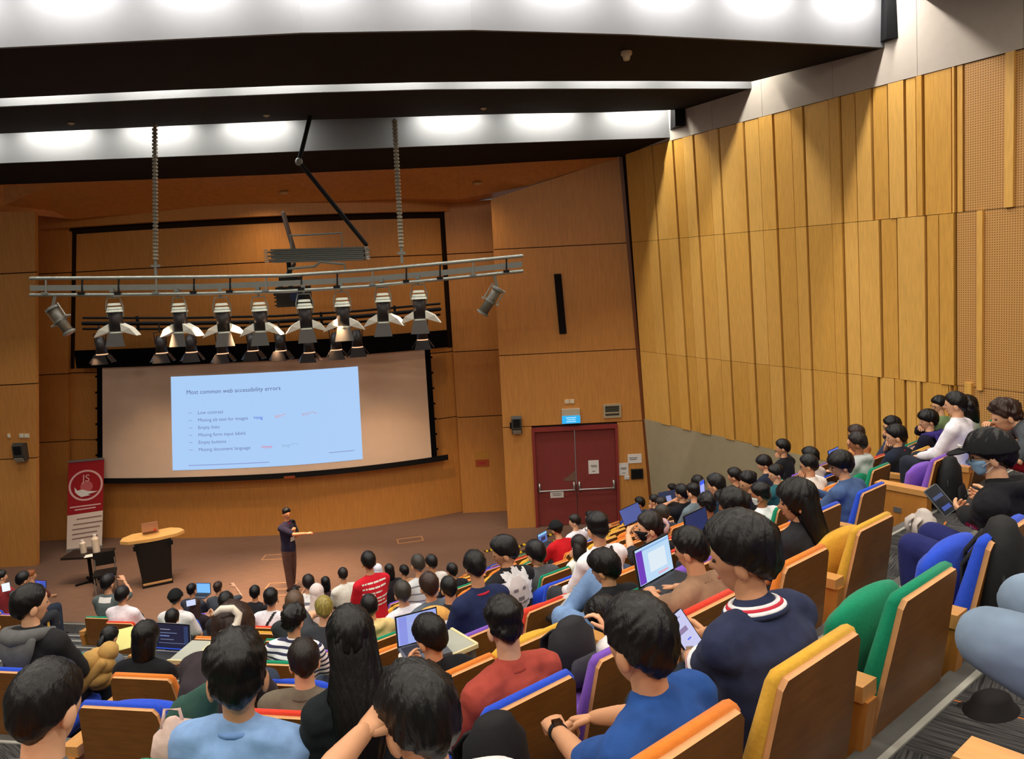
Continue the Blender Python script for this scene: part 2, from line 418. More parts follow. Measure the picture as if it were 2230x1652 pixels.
mb = MB(); mb.hexa([V3(3.47, Yd - .02, 0), V3(3.56, Yd - .02, 0), V3(2.98, Yd - .02, 9.35), V3(2.9, Yd - .02, 9.35)], [V3(3.47, Yd + .2, 0), V3(3.56, Yd + .2, 0), V3(2.98, Yd + .2, 9.35), V3(2.9, Yd + .2, 9.35)])
mb.build('trim_1', M_DARKWOOD, kind='structure')

# double door --------------------------------------------------------
M_DOOR = mat('maroon_door_paint', (132, 56, 50), .5, .35, .05, 8); M_DFR = mat('maroon_frame_paint', (140, 52, 48), .5, .35, .04, 8)
door = empty('door_1', ((DX0 + DX1) / 2, Yd, 0), kind='structure')
def dloc(mb): return mb
mb = MB(); h = (DX1 - DX0) / 2
mb.box((-h + .035, .04, DZ / 2), (.07, .2, DZ)); mb.box((h - .035, .04, DZ / 2), (.07, .2, DZ)); mb.box((0, .04, DZ - .05), (2 * h - .14, .2, .1)); mb.build('door_frame', M_DFR, door)
for s in (-1, 1):
    mb = MB(); mb.box((s * (h - .07) / 2 + s * .004, .06, (DZ - .12) / 2 + .01), (h - .085, .06, DZ - .13)); lf = mb.build('door_leaf', M_DOOR, door)
    mb = MB(); a, b = (s * .07, s * (h - .14))
    mb.tube([(a, -.07, .98), (b, -.07, .98)], [.022, .022], 8); 
    for q in (a, b): mb.box((q, -.01, 1.06), (.045, .1, .24))
    mb.build('push_bar', M_STEEL, lf, smooth=True)
mb = MB(); mb.add([(-.30, .025, 1.2), (-.02, .025, 1.2), (-.02, .025, 1.48), (-.10, .025, 1.42), (-.2, .025, 1.33), (-.34, .025, 1.26)], [(0, 1, 2, 3, 4, 5)]); mb.build('scuff_patch', mat('worn_grey', (120, 92, 76), .8, .1, .1, 20), door)
M_PAPER = mat('white_paper', (228, 222, 214), .9, .1, 0); M_INK = mat('grey_ink', (110, 104, 104), .9, .1, 0); M_RED = mat('red_ink', (176, 60, 56), .8, .1, 0)
def notice(name, c, w, hgt, label, cat='notice', lines=(), col=None, nrm=V3(0, -1, 0), th=.012):
    """flat sheet pinned on a wall that faces the hall, with its printed lines as flat ink strips"""
    r = empty(name, c); tag(r, label, cat)
    mb = MB(); mb.box((0, -th / 2, 0), (w, th, hgt)); mb.build('sheet', col or M_PAPER, r)
    if lines:
        mb = MB()
        for (x, z, lw, lh) in lines: mb.box((x * w, -th - .002, z * hgt), (lw * w, .003, lh * hgt))
        mb.build('printed_lines', M_INK, r)
    return r
c = ony(1293, 1017, Yd)
notice('paper_notice', (c[0], Yd + .03, c[2]), .27, .36, 'white paper notice taped on the right leaf of the maroon door', lines=[(0, .12, .6, .05), (.05, .02, .55, .04), (0, -.3, .3, .05)])
c = ony(1213, 1077, Yd)
notice('paper_notice', (c[0], Yd + .03, c[2]), .35, .17, 'small paper notice above the push bar of the left door leaf', lines=[(0, .15, .7, .08), (0, -.1, .6, .08)])
c = ony(1382, 998, Yd); notice('paper_notice', c, .36, .24, 'landscape white notice beside the door corner above the black panel', lines=[(-.1, .1, .6, .07), (-.12, -.08, .5, .07)])
c = ony(1358, 1021, Yd); notice('paper_notice', c, .25, .33, 'portrait white notice right of the maroon door frame', lines=[(0, .1, .6, .06), (0, .0, .5, .04), (0, -.3, .35, .04)])
c = ony(1387, 1031, Yd)
r = tag(empty('wall_socket_panel', c), 'black recessed socket panel on the wood wall under the notices', 'panel')
mb = MB(); mb.box((0, -.02, 0), (.32, .04, .27)); mb.build('frame', mat('dark_bronze', (60, 48, 30), .5, .4, 0), r); mb = MB(); mb.box((0, -.043, 0), (.28, .008, .23)); mb.build('panel_face', M_BLACK2, r)
c = ony(1365, 1039, Yd); r = tag(empty('light_switch', c), 'small white light switch right of the maroon door', 'switch'); mb = MB(); mb.box((0, -.012, 0), (.13, .024, .1)); mb.build('plate', M_PAPER, r); mb = MB(); mb.box((-.03, -.03, 0), (.03, .014, .05)); mb.box((.03, -.03, 0), (.03, .014, .05)); mb.build('rocker', mat('switch_rocker', (210, 206, 196), .5, .4, 0), r)
c = ony(1050, 1000, 20.7); r = notice('safety_sign', (c[0], 20.7, c[2]), .40, .44, 'faded yellow and red safety sign on the wood panel left of the door', 'sign', col=mat('sign_yellow', (196, 140, 62), .7, .2, .05))
mb = MB(); mb.box((0, -.015, -.1), (.38, .004, .2)); mb.build('red_panel', mat('sign_red', (172, 82, 48), .7, .2, 0), r); mb = MB(); mb.box((0, -.019, -.1), (.2, .004, .05)); mb.build('red_bar', M_RED, r)
# exit sign
c = ony(1243, 909, Yd); r = tag(empty('exit_sign', c), 'glowing blue exit sign box over the maroon double door', 'sign')
mb = MB(); mb.box((0, -.05, .06), (.46, .1, .36)); mb.build('housing', mat('sign_housing', (196, 184, 160), .6, .3, 0), r)
mb = MB(); mb.box((0, -.105, -.03), (.47, .02, .2)); mb.build('lit_face', screenmat('exit_blue', (40, 176, 240), 1.0), r)
mb = MB()
for z, w in ((.02, .26), (-.03, .22), (-.08, .25)): mb.box((0, -.117, z), (w, .004, .022))
mb.build('lettering', screenmat('exit_white', (180, 230, 255), 1.0), r)
c = ony(1240, 873.5, Yd); r = tag(empty('wall_plate', c), 'pair of white wall plates above the exit sign', 'plate')
for s in (-1, 1): mb = MB(); mb.box((s * .065, -.012, 0), (.115, .024, .1)); mb.build('plate', mat('plate_cream', (226, 210, 180), .6, .3, 0), r)
c = ony(1333, 894, Yd); r = tag(empty('air_grille', c), 'silver louvred air grille on the wood wall right of the exit sign', 'grille')
mb = MB()
for q in ((0, .155, .46, .05), (0, -.155, .46, .05), (-.205, 0, .05, .26), (.205, 0, .05, .26)): mb.box((q[0], -.02, q[1]), (q[2], .04, q[3]))
mb.box((0, -.018, -.05), (.36, .036, .03)); mb.build('grille_frame', mat('grille_silver', (178, 160, 128), .5, .4, 0), r)
for i in range(9): mb = MB(); mb.box((0, -.012, -.12 + i * .03), (.36, .024, .01)); mb.build('louvre', mat('louvre_grey', (120, 116, 100), .5, .3, 0), r)
mb = MB(); mb.box((0, -.002, 0), (.38, .004, .28)); mb.build('backplate', M_BLACK2, r)
def wall_speaker(c, label):
    r = tag(empty('wall_speaker', c), label, 'speaker')
    mb = MB(); mb.prism([V3(-.13, 0, -.17), V3(-.13, -.14, -.23), V3(-.13, -.2, -.1), V3(-.13, -.2, .17), V3(-.13, -.14, .24), V3(-.13, 0, .2)], (.26, 0, 0)); mb.build('cabinet', mat('speaker_grey', (62, 58, 50), .5, .4, .05), r)
    mb = MB(); mb.box((0, -.205, .06), (.17, .02, .2)); mb.build('driver_grille', M_BLACK2, r)
    mb = MB(); mb.prism([V3(-.11, -.195, -.13), V3(.11, -.195, -.13), V3(.11, -.15, -.225), V3(-.11, -.15, -.225)], (0, -.012, -.005)); mb.build('horn', mat('speaker_silver', (150, 142, 126), .4, .5, 0), r)
    mb = MB(); mb.box((-.15, -.05, -.02), (.05, .1, .14)); mb.build('bracket', M_BLACK2, r)
wall_speaker(ony(1125, 923, Yd), 'grey wall speaker on the wood wall left of the maroon door')
wall_speaker(ony(50, 982, 18.2), 'grey wall speaker on the far left wood wall under the switch plates')
for x, w, lab in ((20, .06, 'narrow white sensor plate on the far left wood wall'), (48, .11, 'first of two square white plates above the left wall speaker'), (59, .11, 'square white plate nearest the left wall corner above the speaker')):
    c = ony(x, 948, 18.2); r = tag(empty('wall_plate', c), lab, 'plate'); mb = MB(); mb.box((0, -.012, 0), (w, .024, .1)); mb.build('plate', mat('plate_cream', (226, 210, 180), .6, .3, 0), r); mb = MB(); mb.box((0, -.026, 0), (w * .4, .008, .05)); mb.build('button', M_PAPER, r)
# black slot loudspeaker
a, b = ony(1214, 596, Yd), ony(1226, 726, Yd); r = tag(empty('line_array_speaker', (a + b) / 2), 'tall black line loudspeaker set in the upper wood wall', 'speaker')
d = (a - b) / 2
mb = MB(); w = .09; mb.hexa([V3(-w, -.07, 0) - d, V3(w, -.07, 0) - d, V3(w, -.07, 0) + d, V3(-w, -.07, 0) + d], [V3(-w, 0, 0) - d, V3(w, 0, 0) - d, V3(w, 0, 0) + d, V3(-w, 0, 0) + d]); mb.build('cabinet', M_BLACK2, r)
mb = MB(); w = .07; e = d * .95; mb.hexa([V3(-w, -.08, 0) - e, V3(w, -.08, 0) - e, V3(w, -.08, 0) + e, V3(-w, -.08, 0) + e], [V3(-w, -.07, 0) - e, V3(w, -.07, 0) - e, V3(w, -.07, 0) + e, V3(-w, -.07, 0) + e]); mb.build('grille_cloth', mat('grille_cloth', (30, 24, 26), .95, .05, 0), r)

# ceiling --------------------------------------------------------------
def strip(name, A, B, th, m, parent=None, up=V3(0, 0, 1), **kw):
    """slab between two 3d polylines of equal count, thickness towards up"""
    mb = MB()
    for i in range(len(A) - 1):
        q = [A[i], A[i + 1], B[i + 1], B[i]]; mb.hexa([np.array(p, float) for p in q], [np.array(p, float) + th * up for p in q])
    return mb.build(name, m, parent, **kw)
def res(poly, z, n=9):
    L = plen(poly); return [V3(*along(poly, L * i / n * .99999)[0], z) for i in range(n + 1)]
def fascia(name, poly, z, h, parent):
    A = res(poly, z); B = [p + V3(0, 0, h) for p in A]
    mb = MB()
    for i in range(len(A) - 1):
        q = [A[i], A[i + 1], B[i + 1], B[i]]; mb.hexa(q, [p + V3(0, .06, 0) for p in q])
    o = mb.build(name, M_WHITE, parent)
    return o
ce = strip('ceiling', res([(-14, 10.0), (-1.3, 10.02), (2.1, 10.85), (6.6, 12.2)], 10.47), [V3(-14 + 24 * i / 9, -5, 10.47) for i in range(10)], .12, M_BLACK, kind='structure')
px = lambda L, z: [onz(x, y, z) for x, y in L]
def ext(P, x0, endP): P = [np.array(p) for p in P]; d = P[0] - P[1]; P = [P[0] + d * (P[0][0] - x0) / (P[1][0] - P[0][0])] + P; return P + [np.array(endP)]
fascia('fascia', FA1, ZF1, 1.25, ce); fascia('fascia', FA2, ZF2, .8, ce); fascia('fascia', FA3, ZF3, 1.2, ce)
S1far = ext(px([(0, 214), (500, 190), (850, 180), (1100, 177), (1505, 176)], 9.97), -14, (4.75, 14.75, 9.97))
S2far = ext(px([(0, 291), (640, 262), (1100, 248), (1488, 242)], 9.97), -14, (4.1, 17.05, 9.97))
def resP(P, n=9):
    xy = [(p[0], p[1]) for p in P]; return res(xy, P[0][2], n)
strip('soffit', [p + V3(0, .06, 0) for p in res(FA1, ZF1)], resP(S1far), .1, M_BLACK, ce)
strip('soffit', [p + V3(0, .06, 0) for p in res(FA2, ZF2)], resP(S2far), .1, M_BLACK, ce)
xs = [0, 150, 420, 600, 740, 870, 1000, 1150, 1345]; yf = [402, 397, 387, 380, 373, 368, 362, 353, 342]
yb = [460, 476, 455, 443, 437, 432, 434, 405, 346]
FE = [ony(x, y, 18.0 + 1.15 * x / 1345) for x, y in zip(xs, yf)]; FE = [V3(-14.5, 17.9, 9.3)] + FE
yB = [18.25, 19.4, 19.4, 19.35, 19.4, 19.6, 19.7, 19.25, 19.2]
BE = [ony(x, y, q) for x, y, q in zip(xs, yb, yB)]; BE = [V3(-14.5, 18.3, 8.85)] + BE
M_CW = wood('ceiling_veneer', (190, 122, 58), .1, sc=(3, 3, 3)); 
cw = strip('ceiling_2', FE, BE, .1, M_CW, kind='structure')
BK = [V3(p[0], max(Yw(p[0]) + .3 if p[0] < -1.6 else 20.9, 19.4), p[2] + .0) for p in BE]
strip('back_strip', BE, BK, .1, M_CW, cw)
FB = res(FA3, ZF3, 9)
strip('soffit', [p + V3(0, .06, 0) for p in FB], FE, .1, M_BLACK, ce)
mb = MB(); mb.box((-2, 8, 11.75), (30, 27, .1)); mb.build('upper_slab', M_BLACK2, ce)
strip('baffle_back', [p + V3(0, -.75, 10.1 - ZF3 + .02) for p in res(FA3, ZF3)], [p + V3(0, -.75, 11.7 - ZF3) for p in res(FA3, ZF3)], .05, M_BLACK2, ce, up=V3(0, -1, 0))
strip('baffle_back', [p + V3(0, -.75, .12) for p in res(FA2, ZF2)], [p + V3(0, -.75, 1.7) for p in res(FA2, ZF2)], .05, M_BLACK2, ce, up=V3(0, -1, 0))
strip('baffle_back', [p + V3(0, -.72, .62) for p in res(FA1, ZF1)], [p + V3(0, -.72, 1.7) for p in res(FA1, ZF1)], .05, M_BLACK2, ce, up=V3(0, -1, 0))
# fluorescent battens in the slots
M_TUBE = screenmat('fluorescent_tube', (255, 250, 240), 1.2)
for (loc, a, tl) in SLOT_POS:
    mb = MB(); mb.tube([(-tl / 2, 0, .05), (tl / 2, 0, .05)], [.018, .018], 6); mb.box((0, 0, .1), (tl, .07, .05), 1)
    tag(mb.build('fluorescent_batten', [M_TUBE, M_BLACK2], ce, loc=loc, rotz=a))
# end returns beside the right wall
for x0, x1, y0, z0, z1 in ((3.80, 4.02, 17.1, 9.62, 10.4), (6.2, 6.42, 12.75, 10.05, 11.0)):
    mb = MB(); mb.box(((x0 + x1) / 2, y0 + .12, (z0 + z1) / 2), (x1 - x0, .5, z1 - z0)); mb.build('end_cap', M_BLACK2, ce)
def detector(px_, py_, z, label, r=.09, drop=.06, col=(216, 196, 160)):
    c = onz(px_, py_, z); o = tag(empty('smoke_detector', c), label, 'detector'); mb = MB(); mb.cyl((0, 0, -drop * .4), (0, 0, 0), r, 14); mb.build('base', mat('detector_cream', col, .6, .3, 0), o)
    mb = MB(); mb.cyl((0, 0, -drop), (0, 0, -drop * .4), r * .55, 12, r2=r * .8); mb.build('sensor_head', mat('detector_head', tuple(int(q * .9) for q in col), .6, .3, 0), o)
detector(1364, 112, 9.96, 'cream bell shaped detector under the nearest black soffit', .085, .13)
detector(1018, 345, 9.42, 'small detector under the last black soffit near the right hanging cable'); detector(147, 378, 9.40, 'small detector under the last black soffit above the left wall')
detector(155, 268, 9.96, 'tiny sensor on the second black soffit at left', .06, .03); detector(580, 251, 9.96, 'tiny sensor on the second black soffit near the centre', .06, .03); detector(1053, 236, 9.96, 'tiny sensor on the second black soffit at right', .06, .03)
def onstrip(x, y):
    best = None
    for i in range(len(FE) - 1):
        for tri in ((FE[i], FE[i + 1], BE[i + 1]), (FE[i], BE[i + 1], BE[i])):
            n = np.cross(tri[1] - tri[0], tri[2] - tri[0]); d = ray(x, y)
            if abs(d @ n) < 1e-9: continue
            P = EYE + d * ((tri[0] - EYE) @ n) / (d @ n)
            if FE[i][0] - .3 <= P[0] <= FE[i + 1][0] + .3: best = P
    return best
for x, y, lab in ((107, 433, 'round flush downlight in the wood ceiling at left'), (619, 420, 'round flush downlight in the middle of the wood ceiling'), (1040, 400, 'round flush downlight in the wood ceiling at right')):
    P = onstrip(x, y); o = tag(empty('downlight', P), lab, 'downlight'); mb = MB(); mb.cyl((0, 0, -.02), (0, 0, .02), .12, 16); mb.build('trim_ring', mat('downlight_ring', (206, 160, 110), .5, .4, 0), o); mb = MB(); mb.cyl((0, 0, -.026), (0, 0, -.02), .085, 16); mb.build('lens', mat('downlight_lens', (230, 190, 140), .4, .4, 0), o)

# floor: stage, tiers and their nosings ---------------------------------
def carpet_mat():
    m, nt, b = newmat('tier_carpet'); b.inputs['Roughness'].default_value = 1.0; b.inputs['Specular IOR Level'].default_value = .05
    tc = N(nt, 'ShaderNodeTexCoord'); mp = N(nt, 'ShaderNodeMapping'); mp.inputs['Rotation'].default_value = (0, 0, math.radians(-51.7)); nt.links.new(tc.outputs['Object'], mp.inputs[0])
    ck = N(nt, 'ShaderNodeTexChecker'); ck.inputs['Scale'].default_value = 2.0; nt.links.new(mp.outputs[0], ck.inputs[0])
    ma = N(nt, 'ShaderNodeMapping'); ma.inputs['Scale'].default_value = (5, 130, 1); nt.links.new(mp.outputs[0], ma.inputs[0])
    mb_ = N(nt, 'ShaderNodeMapping'); mb_.inputs['Scale'].default_value = (130, 5, 1); nt.links.new(mp.outputs[0], mb_.inputs[0])
    mv = N(nt, 'ShaderNodeMix', data_type='VECTOR'); nt.links.new(ck.outputs['Fac'], mv.inputs[0]); nt.links.new(ma.outputs[0], mv.inputs[4]); nt.links.new(mb_.outputs[0], mv.inputs[5])
    nz = N(nt, 'ShaderNodeTexNoise'); nz.inputs['Scale'].default_value = 1.0; nz.inputs['Detail'].default_value = 2; nt.links.new(mv.outputs[1], nz.inputs['Vector'])
    rp = N(nt, 'ShaderNodeValToRGB'); e = rp.color_ramp.elements; e[0].position = .35; e[1].position = .7; e[0].color = (*rgb((44, 44, 46)), 1); e[1].color = (*rgb((92, 90, 88)), 1); nt.links.new(nz.outputs['Fac'], rp.inputs[0])
    fl = N(nt, 'ShaderNodeVectorMath', operation='FLOOR'); sc = N(nt, 'ShaderNodeVectorMath', operation='MULTIPLY'); sc.inputs[1].default_value = (1, .55, 0); nt.links.new(mv.outputs[1], sc.inputs[0])
    nt.links.new(sc.outputs[0], fl.inputs[0]); wn = N(nt, 'ShaderNodeTexWhiteNoise', noise_dimensions='2D'); nt.links.new(fl.outputs[0], wn.inputs[0])
    gt = N(nt, 'ShaderNodeMath', operation='GREATER_THAN'); gt.inputs[1].default_value = .985; nt.links.new(wn.outputs['Value'], gt.inputs[0])
    mx = N(nt, 'ShaderNodeMix', data_type='RGBA'); nt.links.new(gt.outputs[0], mx.inputs[0]); nt.links.new(rp.outputs[0], mx.inputs[6]); mx.inputs[7].default_value = (*rgb((196, 116, 62)), 1)
    nt.links.new(mx.outputs[2], b.inputs['Base Color']); return m
M_CARPET = carpet_mat()
M_STAGE = mat('stage_carpet', (120, 92, 76), .62, .35, .16, 1.0, .05, stretch=(3, 60, 1))
mb = MB(); mb.box((-4, 12, -.1), (24, 22, .2)); floor = mb.build('floor', M_STAGE, kind='structure')
M_NOSE = mat('grey_nosing', (96, 95, 92), .6, .3, .05); M_NOSE2 = mat('light_nosing_strip', (176, 174, 164), .6, .3, 0)
det = NR[0] * NL[1] - NR[1] * NL[0]
def corner(c): return V3((c * NL[1] - c * NR[1]) / det, (NR[0] * c - NL[0] * c) / det, 0)
def rowline(c, cut=.55):
    Q = corner(c); pts = []
    tl = (-14.5 - Q[0]) / TL[0]
    pts.append(Q + TL * tl)
    for t in np.linspace(0, 1, 7):
        a, b_ = Q - TL * cut, Q + TR * cut; pts.append((1 - t) ** 2 * a + 2 * t * (1 - t) * Q + t * t * b_)
    # right end on the side wall base
    A = np.array([[TR[0], -DW[0]], [TR[1], -DW[1]]]); r = np.linalg.solve(A, (B0 - Q)[:2]); pts.append(Q + TR * (r[0] + .3))
    return pts
for k in range(-1, 12):
    z = FZ(k); c0 = (CK(k) + .05) if k >= 0 else -3.2; c1 = CK(k + 1) + .05
    if k == 11: c1 = c0 + 1.25
    A = rowline(c0) if k >= 0 else [p - (NR * 3.2 if i > 3 else NL * 3.2) for i, p in enumerate(rowline(c1))]
    B = rowline(c1)
    mb = MB()
    for i in range(len(A) - 1):
        q = [A[i], A[i + 1], B[i + 1], B[i]]; zb = -.15
        mb.hexa([V3(p[0], p[1], z) for p in q], [V3(p[0], p[1], zb) for p in q])
    mb.build('tier', M_CARPET, floor)
    mb = MB()
    for (d0, d1, zz, m_) in ((-.06, .006, .006, 0), (-.082, -.06, .008, 1)):
        P0, P1 = rowline(c1 + d0), rowline(c1 + d1)
        for i in range(len(P0) - 1):
            q = [P0[i], P0[i + 1], P1[i + 1], P1[i]]; mb.hexa([V3(p[0], p[1], z + zz) for p in q], [V3(p[0], p[1], z - (.03 if d1 > 0 else .001)) for p in q], m_)
    mb.build('nosing', [M_NOSE, M_NOSE2], floor)
# half steps of the left aisle
for k in range(3, 11):
    Q = rowline(CK(k + 1) + .05); c = CK(k + 1) + .05; z = FZ(k + 1) + RISE / 2
    t0 = None
    d0 = ray(70, 1345); d1 = ray(215, 1345)
    P = [EYE + d * c / (d @ NL) for d in (d0, d1)]
    a, b = [V3(p[0], p[1], 0) for p in P]
    mb = MB(); q = [a, b, b + NL * .36, a + NL * .36]; mb.hexa([V3(p[0], p[1], z) for p in q], [V3(p[0], p[1], z - RISE / 2 - .02) for p in q]); mb.build('aisle_step', M_CARPET, floor)
    mb = MB(); q = [a + NL * .27, b + NL * .27, b + NL * .362, a + NL * .362]; mb.hexa([V3(p[0], p[1], z + .007) for p in q], [V3(p[0], p[1], z - .03) for p in q]); mb.build('nosing', [M_NOSE2], floor)
# ------------------------------------------------------------------ stage: screen, slide, header, bar
M_BLKC = mat('black_curtain_cloth', (14, 13, 16), .95, .05, .1, 20)
def sx(tl, bl, zt, zb):  # left/right edge leaning with the sheet
    return lambda z: bl + (tl - bl) * (z - zb) / (zt - zb)
scr = tag(empty('projection_screen', (0, 0, 0)), 'wide curved beige projection screen with black borders behind the stage', 'screen')
le, re_ = sx(-10.59, -10.99, 4.72, 1.78), sx(-2.29, -2.29, 4.72, 1.78)
curved('screen_sheet', 0, 0, 1.80, 4.78, .40, .02, mat('screen_cloth', (232, 204, 180), .85, .1, .02, 3), scr, n=36, xf=lambda t, z: le(z) + (re_(z) - le(z)) * t)
curved('black_border', 0, 0, 1.78, 4.75, .39, .03, M_BLKC, scr, n=2, xf=lambda t, z: le(z) - .16 + .16 * t)
curved('black_border', 0, 0, 1.78, 4.75, .39, .03, M_BLKC, scr, n=2, xf=lambda t, z: re_(z) + .14 * t)
curved('bottom_bar', -11.05, -1.86, 1.66, 1.80, .43, .07, M_BLACK2, scr, n=36)
mb = MB(); mb.box((-5.9, Yw(-5.9) - .45, 1.69), (.28, .05, .05)); mb.build('pull_handle', mat('red_brown_handle', (150, 70, 36), .5, .3, 0), scr)
for i in range(7):
    for e, d in ((le, -.16), (re_, .14)):
        z = 2.0 + i * .42; mb = MB(); x = e(z) + d; mb.box((x, Yw(x) - .38, z), (.09, .03, .05)); mb.build('side_tab', M_BLKC, scr)
curved('header_drape', -11.26, -1.68, 4.76, 5.22, .52, .10, M_BLKC, scr, n=36)
# projected slide, a lit sheet image on the screen
ls, rs = sx(-8.73, -8.97, 4.45, 2.0), sx(-3.98, -4.04, 4.40, 1.95)
ZT, ZB = 4.45, 1.99
def slx(t, z): return ls(z) + (rs(z) - ls(z)) * t
sld = curved('projected_slide', 0, 0, ZB, ZT, .408, .006, screenmat('slide_light', (176, 212, 255), .93), None, n=24, xf=slx)
tag(sld, 'bright bluish slide listing web accessibility errors projected on the screen', 'slide')
def slide_text(s, u, v, size, col, es, name='text_line'):
    V, F_ = text_mesh(s, size); P = []
    for x, y, _ in V:
        z = ZT - v * (ZT - ZB) + y; X = slx(u, z) + x; P.append((X, Yw(X) - .413, z))
    mb = MB(); mb.add(P, F_); tag(mb.build(name, screenmat('slide_ink', col, es), sld), kind='stuff')
slide_text('Most common web accessibility errors', .085, .19, .155, (92, 104, 150), .9, 'title_text')
for i, s in enumerate(['Low contrast', 'Missing alt text for images', 'Empty links', 'Missing form input labels', 'Empty buttons', 'Missing document language']):
    slide_text(s, .145, .405 + i * .079, .125, (112, 124, 176), .9)
    mb = MB(); z = ZT - (.405 + i * .079) * (ZT - ZB); X = slx(.105, z)
    mb.box((X, Yw(X) - .414, z + .04), (.09, .004, .012)); mb.build('bullet', screenmat('slide_ink', (140, 150, 200), .9), sld)
slide_text('<img', .445, .484, .12, (60, 90, 220), .9); slide_text('alt=""', .56, .479, .12, (236, 150, 150), .9); slide_text('src="">', .70, .474, .12, (210, 150, 160), .9)
slide_text('<html', .48, .80, .12, (240, 110, 140), .9); slide_text('lang="">', .59, .795, .12, (150, 190, 220), .9)
for u0, u1, v in ((.09, .52, .955), (.83, .96, .90)):
    mb = MB(); z = ZT - v * (ZT - ZB); n = 10
    P = [];
    for i in range(n + 1):
        X = slx(u0 + (u1 - u0) * i / n, z); P += [(X, Yw(X) - .413, z), (X, Yw(X) - .413, z + .022)]
    mb.add(P, [(2 * i, 2 * i + 2, 2 * i + 3, 2 * i + 1) for i in range(n)]); mb.build('footer_line', screenmat('slide_ink', (148, 164, 220), .9), sld)

# ------------------------------------------------------------------ lectern, table, banner, floor boxes, tape
LX, LY = -8.42, 16.75
M_LBK = mat('lectern_black', (22, 17, 15), .6, .3, .1, 8); M_LTOP = wood('lectern_top_wood', (228, 176, 104), .08, sc=(2, 6, 6))
lec = tag(empty('lectern', (LX, LY, 0), .46), 'black tapered lectern with a wide winged light wood top on the stage', 'lectern')
mb = MB(); mb.hexa([V3(-.30, -.24, .06), V3(.30, -.24, .06), V3(.38, -.28, 1.06), V3(-.38, -.28, 1.06)], [V3(-.30, .24, .06), V3(.30, .24, .06), V3(.38, .24, 1.06), V3(-.38, .24, 1.06)]); mb.build('body', M_LBK, lec)
mb = MB(); mb.box((0, 0, .03), (.64, .56, .06)); mb.build('plinth', M_LBK, lec); mb = MB(); mb.box((0, -.262, .08), (.6, .03, .04)); mb.build('plinth_trim', mat('trim_wood', (196, 150, 100), .5, .3, 0), lec)
mb = MB(); mb.prism([V3(-.66, -.10, 1.07), V3(-.5, -.22, 1.06), V3(-.12, -.29, 1.06), V3(.12, -.29, 1.06), V3(.5, -.22, 1.06), V3(.68, -.10, 1.07), V3(.6, .06, 1.09), V3(.4, .2, 1.1), V3(-.4, .2, 1.1), V3(-.6, .06, 1.09)], (0, 0, .07)); mb.build('desk_top', M_LTOP, lec)
for s in (-1, 1): mb = MB(); mb.box((s * .35, -.285, .96), (.12, .03, .1)); mb.build('bracket', M_BLACK2, lec)
def laptop(name, loc, rotz, w, d, h, tilt, scol, label, body=(150, 150, 154), es=1.0, group=None, back=False, lines=(), pitch=0):
    r = tag(empty(name, loc, rotz), label, 'laptop', group); r.rotation_euler = (pitch, 0, rotz)
    mbody = mat('laptop_shell', body, .4, .5, .02, 4, metal=.3); mk = mat('laptop_keys', (40, 40, 44), .6, .3, 0)
    mb = MB(); mb.box((0, -d / 2, .009), (w, d, .018)); base = mb.build('base', mbody, r)
    mb = MB(); mb.box((0, -d * .36, .0195), (w * .88, d * .5, .003)); mb.build('keyboard', mk, base)
    mb = MB(); mb.box((0, -d * .8, .0195), (w * .32, d * .24, .002)); mb.build('trackpad', mat('trackpad', tuple(int(q * .85) for q in body), .4, .4, 0), base)
    c, s = math.cos(tilt), math.sin(tilt)
    R = np.array([[1, 0, 0], [0, c, s], [0, -s, c]])  # lid leans back (+y)
    def lid(mb, x, z, ww, hh, y0, th, m=0): mb.box(R @ V3(x, y0, z) + V3(0, 0, .012), (ww, th, hh), m, R)
    mb = MB(); lid(mb, 0, h / 2, w, h, .004, .008); ld = mb.build('lid', mbody, r)
    mb = MB(); lid(mb, 0, h / 2 + .004, w * .985, h * .965, -.001, .003); mb.build('bezel', M_BLACK2, ld)
    mb = MB(); lid(mb, 0, h / 2 + .004, w * .94, h * .9, -.0035, .002); mb.build('display', screenmat('display_light', scol, es), ld)
    for (x, z, ww, hh, col) in lines:
        mb = MB(); lid(mb, x * w * .94, h / 2 + .004 + z * h * .9, ww * w * .94, hh * h * .9, -.0052, .0012); mb.build('display_area', screenmat('display_light', col, es), ld)
    mb = MB()
    for sx_ in (-1, 1): mb.cyl((sx_ * w * .3 - .03, 0, .014), (sx_ * w * .3 + .03, 0, .014), .007, 8)
    tag(mb.build('hinge', mbody, r), kind='stuff')
    return r
lp = laptop('laptop', (LX - .02, LY - .02, 1.215), math.pi + .46, .34, .22, .23, .25, (150, 170, 200), 'silver laptop with a coloured sticker open on the lectern', body=(206, 160, 130))
mb = MB(); mb.box((-.10, .082, .05), (.06, .004, .05)); s_ = mb.build('sticker', mat('red_sticker', (220, 84, 60), .5, .3, 0), lp)
